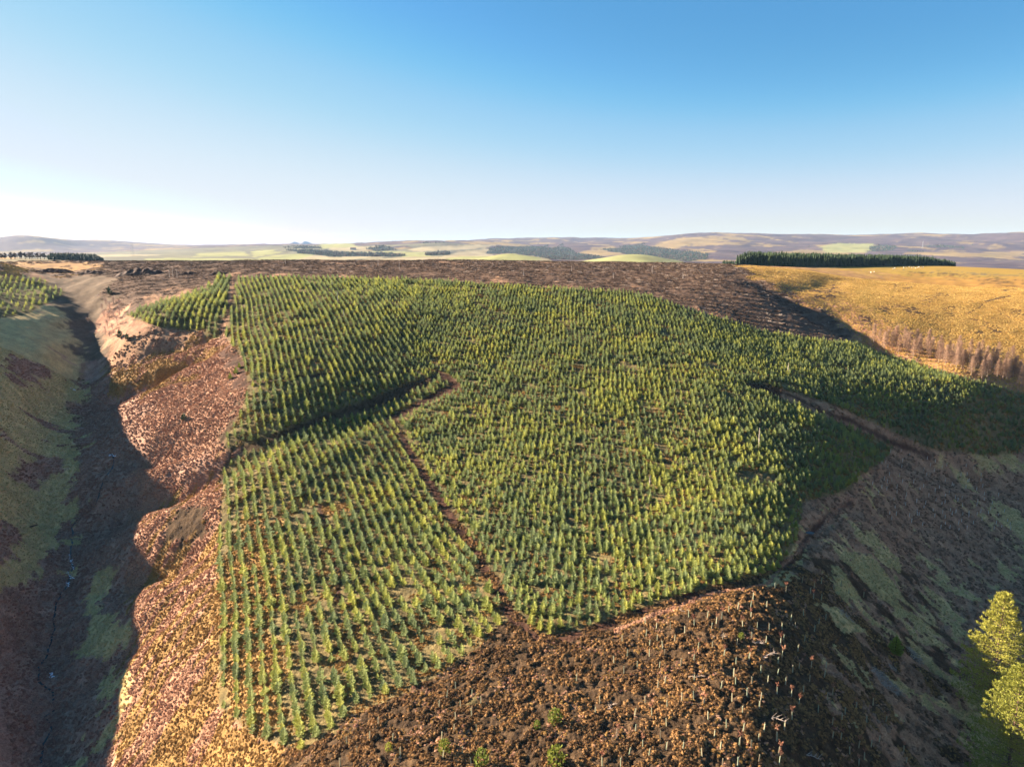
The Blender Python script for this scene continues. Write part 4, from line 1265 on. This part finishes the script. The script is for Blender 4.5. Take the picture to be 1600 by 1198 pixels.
# ------------------------------------------------------------------ tree guards with planted saplings
M_guard = plain_material('pale_green_plastic', (.36, .40, .26), var=.12, scale=6, rough=.5, bump=.01)
M_guardw = plain_material('white_plastic_guard', (.70, .68, .60), var=.08, scale=6, rough=.5, bump=.01)
M_stake = plain_material('softwood_stake', (.42, .30, .18), var=.2, scale=9)
M_russet = leaf_material('russet_sapling_leaves', (.34,.14,.085), (.48,.24,.14), patch=.4, rnd=.4, trans=.3)
def guard_meshes():
    v, f = [], []; k = 8
    for r_, z_ in ((.06, 0), (.055, 1.12), (.066, 1.16), (.045, 1.16), (.04, .1)):
        for j in range(k):
            a = j * 6.2832 / k
            v.append(np.array([r_ * math.cos(a), r_ * math.sin(a), z_]))
    for L_ in range(4):
        for j in range(k):
            f.append((L_*k+j, L_*k+(j+1) % k, (L_+1)*k+(j+1) % k, (L_+1)*k+j))
    g = (v, f)
    v2, f2 = [], []
    for sx in (0,):
        i = 0
        for z_ in (-.3, 1.32):
            for dx, dy in ((-.02, -.02), (.02, -.02), (.02, .02), (-.02, .02)):
                v2.append(np.array([.11 + dx, dy, z_]))
        f2 = [(0,1,5,4),(1,2,6,5),(2,3,7,6),(3,0,4,7),(4,5,6,7)]
    return g, (v2, f2)
(gv, gf), (sv, sf) = guard_meshes()
G_me = mesh_from('guard_tube', gv, gf, M_guard, True); Gw_me = mesh_from('guard_tube_white', gv, gf, M_guardw, True)
S_me = mesh_from('guard_stake', sv, sf, M_stake)
def sapling_mesh(seed, leafy):
    rs = R_(seed); v, f = [], []
    tube(v, f, (0, 0, .9), (rs.normal(0, .05), rs.normal(0, .05), 1.9), .018, .006, 4, False)
    for k in range(9):
        a = rs.uniform(0, 6.28); z = rs.uniform(1.25, 1.8)
        e_ = np.array([math.cos(a) * .32, math.sin(a) * .32, z + .3])
        tube(v, f, (0, 0, z), e_, .008, .004, 3, False)
        for c in range(5 if leafy else 0):
            q = np.array([0, 0, z]) + (e_ - [0, 0, z]) * rs.uniform(.3, 1.1)
            s1, s2 = rs.normal(0, .055, 3), rs.normal(0, .055, 3)
            i = len(v); v.extend([q, q + s1, q + s1 + s2, q + s2]); f.append((i, i+1, i+2, i+3))
    return mesh_from('sapling', v, f, M_russet)
saps = [sapling_mesh(520 + k, True) for k in range(3)]
g3 = [(1355,225),(1413,205),(1507,145),(1492,195),(1590,195),(1105,255),(1221,260),(1277,295),(1309,268),(1492,262),(1140,315),(1247,330),(1443,320),(1533,325),(990,325),(903,330),(833,300),(838,375),(908,405),(689,410),(1080,355),(1017,408),(943,450),(953,495),(860,440),(860,500),(1165,455),(1253,450),(1316,400),(1404,435),(1497,390),(1588,415),(1325,500),(1480,520),(1137,530),(1056,560),(1400,555),(1555,605),(783,570),(720,505),(922,575),(700,605),(638,545),(403,655),(550,795),(520,860),(833,795),(912,700),(955,675),(1062,780),(1135,765),(1138,655),(1307,700),(1386,625),(1398,685),(1500,675),(1598,665),(1375,780),(1468,750),(1555,775),(1199,805),(1440,855),(1545,830),(970,820),(875,870),(767,870),(965,935),(1226,893),(1340,945),(1445,970),(1575,970),(772,970),(652,1010),(927,1015),(1265,1010),(1420,1060),(1540,1030),(1497,1070),(818,1070),(963,1085),(1068,1085),(730,1120),(1187,1125),(1303,1080),(565,1185),(680,1190),(855,1125),(1410,1185),(1542,1165),(1315,1190)]
s3 = {(1355,225),(1309,268),(1492,262),(1140,315),(1221,260),(903,330),(1105,255),(1277,295),(1443,320),(1165,455),(1325,500),(1480,520),(1375,780),(1199,805),(875,870),(818,1070),(1420,1060),(860,440),(1137,530),(565,1185),(652,1010)}
g4 = [(43,80),(112,100),(213,40),(287,75),(264,110),(285,145),(333,45),(333,150),(410,85),(455,65),(505,110),(597,130),(7,340),(87,330),(142,280),(168,325),(222,250),(318,300),(360,275),(97,400),(228,410),(290,345),(62,550),(87,510),(186,470),(78,430),(154,600),(193,580),(270,575),(362,575),(352,635),(260,655),(58,620),(108,675),(57,735),(146,755),(221,725),(192,805),(313,850),(402,745),(370,770),(150,895),(100,965),(55,1030),(402,925),(460,905),(482,860),(550,825),(656,805),(616,915),(735,915),(403,1015),(455,1020),(567,1070),(510,1110),(602,1145),(645,1065),(693,1040),(848,1100),(863,1175),(567,1185),(65,1115),(70,1180)]
s4 = {(112,100),(505,110),(597,130),(285,145),(78,430),(87,510),(57,735),(146,755),(192,805),(313,850),(402,745),(150,895),(402,925),(403,1015),(455,1020),(567,1070),(602,1145),(656,805),(550,825),(735,915),(848,1100),(567,1185),(65,1115),(70,1180),(362,575),(270,575),(55,1030),(287,75)}
g2 = [(1193,755),(1248,710),(1350,750),(1145,820),(1278,820),(1405,800),(1248,900),(1348,870),(1380,970),(1237,970),(765,925),(567,1045),(855,1030),(632,1110),(710,1020),(1163,1020),(903,1120),(1168,1135),(1290,1110),(1345,1185),(527,1185),(95,1165)]
guards = [(800 + x / 4, 900 + y / 4, (x, y) in s3) for x, y in g3] + [(1200 + x / 4, 900 + y / 4, (x, y) in s4) for x, y in g4] + [(400 + x / 4, 900 + y / 4, False) for x, y in g2]
guards.sort(key=lambda g: (g[1], g[0]))
def zone(px):
    return 'left' if px < 900 else 'middle' if px < 1180 else 'right'
ZW = {'left': 'lit heather at the left', 'middle': 'the middle of the heather', 'right': 'the dark right slope'}
rank = {}
for zn in ZW:
    for lf in (True, False):
        for q, g in enumerate(sorted([g for g in guards if zone(g[0]) == zn and g[2] == lf], key=lambda g: g[0])):
            rank[g] = q + 1
for i, g in enumerate(guards):
    px, py, leafy = g
    p = cast(px, py, 60, 300)
    col_ = zone(px)
    lab = '%s tree guard, %s from the left in %s' % ('russet-tufted' if leafy else 'bare green', ordinal(rank[g]), ZW[col_])
    e = thing('tree_guard', tuple(p), lab, 'tree guard', 'tree guards in the ' + col_ + ' part of the heather' + (', with saplings' if leafy else ', without saplings'),
              rng.uniform(0, 6.28), rng.uniform(.92, 1.1))
    e.rotation_euler = (rng.normal(0, .05), rng.normal(0, .05), e.rotation_euler[2])
    place('guard', G_me, e); place('stake', S_me, e)
    if leafy:
        place('sapling', saps[int(rng.integers(3))], e)
# the planted slope at the far right: white guards in loose rows
cnt = 0
for r_ in range(13):
    for c in range(14):
        px = 1345 + c * 15 + r_ * 4 + rng.normal(0, 3.5); py = 697 + r_ * 9.5 + c * 3.0 + rng.normal(0, 2.5)
        if rng.uniform() < .36 or px > 1590 or py > 832 or (py < 690) or px < 1335 + (py - 700) * .1:
            continue
        p = cast(px, py, 100, 400)
        cnt += 1
        e = thing('tree_guard', tuple(p), 'small white tree guard in loose rows on the shaded heather slope beyond the spruces', 'tree guard',
                  'white tree guards on the far shaded slope', rng.uniform(0, 6.28), 1.0)
        place('guard', Gw_me, e); place('stake', S_me, e)
print('guards', len(guards), cnt)

# ------------------------------------------------------------------ standing dead stems
M_dead = plain_material('bleached_dead_stem', (.50, .42, .35), scale=5, var=.25)
def snag_mesh(seed, H):
    rs = R_(seed); v, f = [], []
    p = np.array([0, 0, -.3])
    for s_ in range(4):
        q = np.array([rs.normal(0, .05), rs.normal(0, .05), H * (s_ + 1) / 4])
        tube(v, f, p, q, .17 - .03 * s_, .14 - .03 * s_, 6, s_ == 3); p = q
    for k in range(9):
        a = rs.uniform(0, 6.28); z = rs.uniform(.3, .97) * H
        tube(v, f, (0, 0, z), (math.cos(a) * .5, math.sin(a) * .5, z + rs.normal(.05, .12)), .025, .01, 3, False)
    return mesh_from('dead_tree', v, f, M_dead, False)
for px, py, hpx, lab in [
    (265,434,15,'left of three thin dead stems beside the felled ground at upper left'),
    (270.5,434,17,'middle of three thin dead stems beside the felled ground at upper left'),
    (277,434,12,'right and shortest of three thin dead stems at upper left'),
    (591,416,11,'pale dead stem on the crest of the felled plateau, left of centre'),
    (624,421,12,'dead stem with dark top in the felled rows, next right of the pale one'),
    (446,413,8,'dead stem on the plateau skyline above the left rows'),
    (685,407,7,'short dead stem breaking the skyline of the plateau'),
    (818,431,10,'dead stem at the lower edge of the felled rows, centre'),
    (958,436,8,'short pinkish dead stem low in the felled rows'),
    (1019,426,11,'tall dead stem near the pale skyline strip of the felled ground'),
    (1067,436,10,'dead stem at the right end of the felled rows'),
    (893,424,6,'faint short dead stem just below the skyline of the felled ground'),
    (519,446,10,'thin pale dead stem among the farthest left spruces'),
    (528,472,18,'tall thin dead stem standing among the upper spruces'),
    (537,496,12,'shorter dead stem among the upper spruces, nearer than the tall one'),
    (1231,584,18,'pinkish dead stem rising from the upper right spruces'),
    (1185,700,33,'tallest pale dead stem, rising from the dense spruces at right'),
    (1015,762,16,'short white dead stem among dense spruces in the middle')]:
    p = cast(px, py, 60, 640)
    dd = project(*p)[2]
    h = max(3.2, hpx * float(dd) / FPX)
    o = place('dead_tree', snag_mesh(int(px), h), None, tuple(p))
    finish(o, lab, 'dead tree', 'standing dead stems')

# ------------------------------------------------------------------ soil mounds
M_mound = plain_material('turned_soil', (.085, .048, .032), scale=1.2, var=.4, bump=.3)
def heap(name, px, py, wpx, hpx, lab, cat='soil mound', mat=M_mound, seed=1, deep=.35):
    p = cast(px, py, 60, 900); dd = float(project(*p)[2])
    Wd, Hh_ = wpx * dd / FPX, hpx * dd / FPX
    v, f = [], []
    nx, ny = 30, 12
    for i in range(nx + 1):
        for j in range(ny + 1):
            u, w = i / nx * 2 - 1, j / ny * 2 - 1
            x, y = u * Wd / 2, w * Wd * deep / 2
            hgt = Hh_ * max(0, (1 - abs(u) ** 3)) * max(0, 1 - w * w) * (.75 + .6 * float(noise(u * 3 + seed, w * 2, seed)) + .10 * float(noise(u * 9, w * 5, seed + 3)))
            gz = float(ground(p[0] + x, p[1] + y)) - p[2]
            v.append(np.array([x, y, gz - .12 + max(hgt, 0)]))
    for i in range(nx):
        for j in range(ny):
            a = i * (ny + 1) + j
            f.append((a, a + ny + 1, a + ny + 2, a + 1))
    o = place(name, mesh_from(name, v, f, mat, False), None, tuple(p))
    finish(o, lab, cat)
heap('soil_mound', 85, 426, 56, 8, 'dark soil mound with pale left end on the far left plateau', seed=3)
heap('soil_mound', 140, 428, 46, 5, 'low dark soil mound between the two larger mounds', seed=5)
heap('soil_mound', 218, 428, 78, 9, 'largest dark soil mound, long and brown, above the head of the burn', seed=8)
heap('soil_mound', 292, 429, 34, 5, 'small dark soil mound right of the largest one', seed=11)
heap('soil_mound', 338, 429, 40, 5, 'low brown soil mound above the top of the upper rows', seed=14)

# ------------------------------------------------------------------ heaps of cut branches, loose dead wood
M_greywood = plain_material('grey_cut_branches', (.38, .32, .25), scale=3, var=.4)
def branch_heap(px, py, W_, D_, H_, n, lab, seed, mat=M_greywood):
    rs = R_(seed); p = cast(px, py, 60, 300); v, f = [], []
    for k in range(n):
        a, q = rs.uniform(0, 6.28), math.sqrt(rs.uniform(0, 1))
        x, y = q * math.cos(a) * W_ / 2, q * math.sin(a) * D_ / 2
        gz = float(ground(p[0] + x, p[1] + y)) - p[2]
        c = np.array([x, y, gz + rs.uniform(0, H_) * (1 - q * .8)])
        b = rs.uniform(0, 6.28); d = np.array([math.cos(b), math.sin(b), rs.normal(0, .2)]) * rs.uniform(.4, 1.3)
        tube(v, f, c - d / 2, c + d / 2, rs.uniform(.02, .045), .01, 3, False)
    o = place('branch_heap', mesh_from('branch_heap', v, f, mat), None, tuple(p))
    finish(o, lab, 'branch heap')
branch_heap(1386, 1068, 6.0, 4.0, .8, 520, 'large heap of grey cut branches on the dark slope', 601)
branch_heap(1428, 1024, 3.2, 3.6, .5, 240, 'smaller grey branch heap behind the little bright spruce', 602)
branch_heap(1394, 1044, 1.6, .9, .4, 60, 'small pale branch scrap between the two grey heaps', 603)
branch_heap(1322, 962, 3.0, 2.0, .4, 120, 'dark grey branch heap below the pale grass of the right slope', 604)
def dead_branch(px, py, L_, rz, lab, seed):
    rs = R_(seed); p = cast(px, py, 60, 300); v, f = [], []
    q = np.array([0, 0, .12])
    for s_ in range(4):
        e_ = q + np.array([L_ / 4, rs.normal(0, .12), rs.normal(.05, .08)])
        tube(v, f, q, e_, .07 - .013 * s_, .06 - .013 * s_, 5, True); 
        for c in range(3):
            a = rs.choice([-1, 1]) * rs.uniform(.5, 1.2)
            tube(v, f, q, q + np.array([math.cos(a), math.sin(a), rs.uniform(.1, .9)]) * rs.uniform(.4, 1.0), .03, .008, 3, False)
        q = e_
    o = place('dead_branch', mesh_from('dead_branch', v, f, M_brashpale), None, tuple(p), (0, 0, rz))
    finish(o, lab, 'dead branch', 'bleached branches in the heather')
for a in [(1192,1028,3.0,.5,'pale forked dead branch, largest of those among the tree guards',1),(1075,1058,2.4,-.1,'straight pale dead branch lying in the middle of the heather',2),
          (1112,995,2.2,-.2,'pale dead branch lying above the forked one, near the track',3),(985,992,2.0,.4,'dead branch lying just below the track bend',4),
          (950,1108,1.6,.8,'short dead branch in heather, lower middle',5),(1205,1122,2.2,-.6,'white twiggy dead branch low on the dark slope',6),
          (1260,1180,1.8,-.4,'dead branch at the bottom edge below the dark slope',7),(1062,952,1.8,-.9,'bleached dead branch standing beside the track bend',8),
          (1175,1003,2.0,-.8,'slanting dead branch right of the tiny yellow-green shrub',9)]:
    dead_branch(*a)

# log on the left bank
def log(px, py, L_, rz, lab):
    p = cast(px, py, 60, 400); rs = R_(7); v, f = [], []
    q = np.array([-L_ / 2, 0, .22])
    for s_ in range(5):
        e_ = q + np.array([L_ / 5, rs.normal(0, .03), rs.normal(0, .02)])
        tube(v, f, q, e_, .26 - .02 * s_, .25 - .02 * s_, 8, True); q = e_
    for c in range(4):
        x = rs.uniform(-L_ / 3, L_ / 2); tube(v, f, (x, 0, .25), (x + .3, rs.choice([-1, 1]) * .5, .6), .05, .02, 4, False)
    o = place('fallen_log', mesh_from('fallen_log', v, f, M_brashdk, True), None, tuple(p), (0, -.12, rz))
    finish(o, lab, 'log')
log(47, 824, 3.6, .7, 'dark fallen log on the shaded bank left of the burn')

# ------------------------------------------------------------------ burn (stream) and white water
m, nt, p_, out = new_mat('dark_water')
p_.inputs['Base Color'].default_value = (.02, .025, .025, 1); p_.inputs['Roughness'].default_value = .35; p_.inputs['Specular IOR Level'].default_value = .25
wnz = nt.nodes.new('ShaderNodeTexNoise'); wnz.inputs['Scale'].default_value = 6
bp_ = nt.nodes.new('ShaderNodeBump'); bp_.inputs['Strength'].default_value = .3; bp_.inputs['Distance'].default_value = .05
nt.links.new(wnz.outputs['Fac'], bp_.inputs['Height']); nt.links.new(bp_.outputs[0], p_.inputs['Normal'])
M_water = m
M_foam = plain_material('white_water', (.80, .82, .84), var=.1, scale=9, rough=.4)
BURN = [(64,1192),(67,1165),(82,1140),(72,1120),(86,1105),(80,1080),(62,1066),(60,1042),(75,1015),(85,985),(86,955),(90,935),(105,915),(110,900),(114,885),(110,870),(112,845),(112,825),(122,810),(150,790),(178,725),(175,708)]
bp3 = [cast(*q) for q in BURN]
def ribbon(name, pts_, w, mat, lift, kind=None):
    v, f = [], []
    P_ = []
    for a, b in zip(pts_[:-1], pts_[1:]):
        for t_ in np.linspace(0, 1, 8, endpoint=False):
            P_.append(a + (b - a) * t_)
    P_.append(pts_[-1]); P_ = np.array(P_)
    P_[:, 0] += .5 * noise(P_[:, 1] / 3, P_[:, 0] * 0, 5); 
    for i in range(len(P_)):
        d = P_[min(i+1, len(P_)-1)] - P_[max(i-1, 0)]; s_ = np.array([-d[1], d[0]]) / (np.hypot(d[0], d[1]) + 1e-9)
        ww = w * (.75 + .5 * float(noise(i / 5, 0, 4)))
        zz = float(ground(P_[i, 0], P_[i, 1])) + lift
        v.append((P_[i, 0] - s_[0] * ww, P_[i, 1] - s_[1] * ww, zz)); v.append((P_[i, 0] + s_[0] * ww, P_[i, 1] + s_[1] * ww, zz))
    for i in range(len(P_) - 1):
        f.append((2*i, 2*i+2, 2*i+3, 2*i+1))
    o = place(name, mesh_from(name, v, f, mat, True))
    if kind: o['kind'] = kind
    return o
ribbon('stream', bp3, .26, M_water, .10, 'structure')
def cascade(px0, py0, px1, py1, w, lab):
    a, b = cast(px0, py0), cast(px1, py1)
    rs = R_(int(px0 * 7 + py0)); v, f = [], []
    for k in range(26):
        t_ = rs.uniform(0, 1); c = a + (b - a) * t_
        x, y = c[0] + rs.normal(0, w), c[1] + rs.normal(0, w)
        z = float(ground(x, y)) + .14
        r_ = rs.uniform(.08, .2); i = len(v)
        for j in range(5):
            g_ = j * 1.257 + rs.uniform(0, .5); v.append(np.array([x + r_ * math.cos(g_), y + r_ * math.sin(g_), z]))
        v.append(np.array([x, y, z + .12]))
        for j in range(5): f.append((i+j, i+(j+1) % 5, i+5))
    o = place('white_water', mesh_from('white_water', v, f, M_foam))
    finish(o, lab, 'white water', kind='stuff')
cascade(109, 866, 115, 890, .22, 'white water in the burn, upper left middle')
cascade(106, 893, 114, 905, .22, 'white water in the burn just below the first fall')
cascade(104, 909, 108, 916, .2, 'lowest white water of the three close falls in the burn')
cascade(80, 1051, 82, 1060, .22, 'white water where the burn bends, lower left')
cascade(112, 607, 119, 611, .3, 'white patch of water in the upper gully bottom')
cascade(170, 711, 181, 713, .2, 'white water where the side burn joins')
pd = cast(1264, 836)
v = []; rs = R_(9)
for j in range(14):
    a = j * 6.283 / 14; v.append((1.1 * math.cos(a) * rs.uniform(.7, 1.1), .8 * math.sin(a) * rs.uniform(.7, 1.1), 0))
o = place('puddle', mesh_from('puddle', v, [tuple(range(14))], M_water), None, (pd[0], pd[1], float(max(ground(pd[0] + dx, pd[1] + dy) for dx in (-.6, 0, .6) for dy in (-.5, 0, .5))) + .02))
finish(o, kind='structure')

# ------------------------------------------------------------------ sheep, far farmhouse, pylons
M_wool = plain_material('fleece', (.62, .55, .45), var=.15, scale=12, bump=.05)
M_face = plain_material('sheep_face', (.12, .10, .09), var=.2, scale=12)
def uv_blob(v, f, c, r, k=8, n_=5):
    i0 = len(v)
    for a in range(n_ + 1):
        th = math.pi * a / n_
        for b in range(k):
            ph = b * 6.2832 / k
            v.append(np.array(c) + np.array([r[0] * math.sin(th) * math.cos(ph), r[1] * math.sin(th) * math.sin(ph), r[2] * math.cos(th)]))
    for a in range(n_):
        for b in range(k):
            f.append((i0+a*k+b, i0+a*k+(b+1) % k, i0+(a+1)*k+(b+1) % k, i0+(a+1)*k+b))
v, f = [], []; uv_blob(v, f, (0, 0, .62), (.62, .30, .32), 10, 6); uv_blob(v, f, (.5, 0, .78), (.2, .16, .18)); SH_b = mesh_from('sheep_fleece', v, f, M_wool, True)
v, f = [], []; uv_blob(v, f, (.72, 0, .82), (.17, .085, .095)); 
for sx in (-.35, .35):
    for sy in (-.14, .14): tube(v, f, (sx, sy, 0), (sx, sy, .45), .035, .045, 5)
SH_h = mesh_from('sheep_head_and_legs', v, f, M_face, True)
for i in range(16):
    px = [1412,1415,1417,1421,1425,1428,1431,1434,1436,1438,1441,1443,1396,1398,1361,1366][i]; py = [419,418,420,418,419,418,420,419,418,420,419,418,421,420,427,426][i]
    p = cast(px, py, 300, 1200)
    lab = ('sheep in the flock grazing in front of the long dark wood, on the golden plateau' if i < 12 else
           ['left of two sheep just left of the flock', 'right of two sheep just left of the flock', 'lower of two sheep on the rough ground left of the golden field', 'upper of two sheep on the rough ground left of the golden field'][i - 12])
    e = thing('sheep', tuple(p), lab, 'sheep', 'sheep on the plateau', rng.uniform(0, 6.28), 1.1 if i > 13 else 1.0)
    place('fleece', SH_b, e); place('head', SH_h, e)

M_wallp = plain_material('harled_wall', (.45, .38, .32), var=.1); M_roof = plain_material('tiled_roof', (.30, .12, .07), var=.2)
def house(px, d, w, dp, h, rz, lab):
    az, t, hh = ray(px, 392); r = d * float(hh); x, y = r * math.sin(float(az)), r * math.cos(float(az)); z = float(ground(x, y)) - .5
    e = thing('farmhouse', (x, y, z), lab, 'house', None, rz)
    a, b = w / 2, dp / 2
    v = [(-a,-b,0),(a,-b,0),(a,b,0),(-a,b,0),(-a,-b,h),(a,-b,h),(a,b,h),(-a,b,h),(-a,0,h*1.45),(a,0,h*1.45)]
    place('wall', mesh_from('farm_wall', v, [(0,1,5,4),(1,2,6,9,5),(2,3,7,6),(3,0,4,8,7)], M_wallp), e)
    v = [(-a-.3,-b-.4,h-.1),(a+.3,-b-.4,h-.1),(a+.3,0,h*1.5),(-a-.3,0,h*1.5),(a+.3,b+.4,h-.1),(-a-.3,b+.4,h-.1)]
    place('roof', mesh_from('farm_roof', v, [(0,1,2,3),(3,2,4,5)], M_roof), e)
house(552, 4300, 34, 14, 9, .1, 'distant farm building with an orange-brown roof among dark woods, left of centre')
M_steel = plain_material('pylon_steel', (.42, .42, .42), var=.05)
def pylon(px, d, H_, lab, s=1.0):
    az, t, hh = ray(px, 390); r = d * float(hh); x, y = r * math.sin(float(az)), r * math.cos(float(az)); z = float(ground(x, y))
    v, f = [], []; b = H_ * .09
    for sx in (-1, 1):
        for sy in (-1, 1):
            tube(v, f, (sx * b, sy * b, 0), (sx * b * .2, sy * b * .2, H_), .35 * s, .25 * s, 4)
    for k in range(6):
        z0, z1 = H_ * k / 6, H_ * (k + 1) / 6; w0, w1 = b * (1 - .8 * k / 6), b * (1 - .8 * (k + 1) / 6)
        for sg in (-1, 1):
            tube(v, f, (-w0, sg * w0, z0), (w1, sg * w1, z1), .2 * s, .2 * s, 3); tube(v, f, (w0, sg * w0, z0), (-w1, sg * w1, z1), .2 * s, .2 * s, 3)
    for zz, L_ in ((.72, .16), (.84, .2), (.95, .13)):
        tube(v, f, (-L_ * H_, 0, zz * H_), (L_ * H_, 0, zz * H_), .3 * s, .3 * s, 4)
    o = place('pylon', mesh_from('pylon', v, f, M_steel), None, (x, y, z), (0, 0, rng.uniform(0, 1)))
    finish(o, lab, 'pylon', 'distant pylons')
pylon(1441, 4600, 48, 'lattice pylon on the moor hillside above the right end of the long wood', .9)
pylon(207, 3200, 50, 'faint lattice pylon in the haze right of the far left wood', .45)
pylon(893, 2300, 42, 'faint lattice pylon in the hazy valley left of the green hump field', .35)

# twin blue peaks far away on the left
def far_peaks():
    d = 17000.0; v, f = [], []
    for c, w, h in (((-5150, d), 370, 112), ((-4900, d), 400, 124)):
        i0 = len(v); k = 24
        for ring_ in range(7):
            q = ring_ / 6
            for j in range(k):
                a = j * 6.283 / k
                rr_ = w * q * (1 + .12 * math.sin(3 * a + c[0]) + .06 * math.sin(7 * a))
                v.append((c[0] + rr_ * math.cos(a), c[1] + rr_ * math.sin(a), CAMZ - 150 + (h + 150) * (1 - q ** 1.5)))
        for ring_ in range(6):
            for j in range(k):
                f.append((i0+ring_*k+j, i0+(ring_+1)*k+j, i0+(ring_+1)*k+(j+1) % k, i0+ring_*k+(j+1) % k))
    o = place('far_peaks', mesh_from('far_peaks', v, f, plain_material('far_hill', (.15, .12, .11), scale=.01), True))
    finish(o, kind='structure')
far_peaks()

# ------------------------------------------------------------------ haze
def build_haze():
    zb = min(float(ZG.min()), CAMZ - 160) - 1.5
    zt = max(float(ZG.max()), CAMZ + 130) + 15
    X = 19000
    v = [(-X,-X,zb),(X,-X,zb),(X,X,zb),(-X,X,zb),(-X,-X,zt),(X,-X,zt),(X,X,zt),(-X,X,zt)]
    f = [(0,3,2,1),(4,5,6,7),(0,1,5,4),(1,2,6,5),(2,3,7,6),(3,0,4,7)]
    m = bpy.data.materials.new('haze_air'); m.use_nodes = True; nt = m.node_tree
    for n_ in list(nt.nodes):
        if n_.type != 'OUTPUT_MATERIAL': nt.nodes.remove(n_)
    o_ = [n_ for n_ in nt.nodes if n_.type == 'OUTPUT_MATERIAL'][0]
    pv = nt.nodes.new('ShaderNodeVolumePrincipled')
    pv.inputs['Color'].default_value = (.42, .66, 1.0, 1)
    pv.inputs['Density'].default_value = 2.6e-5
    pv.inputs['Anisotropy'].default_value = 0.0
    nt.links.new(pv.outputs[0], o_.inputs['Volume'])
    o = place('haze', mesh_from('haze', v, f, m))
    finish(o, kind='stuff')
build_haze()
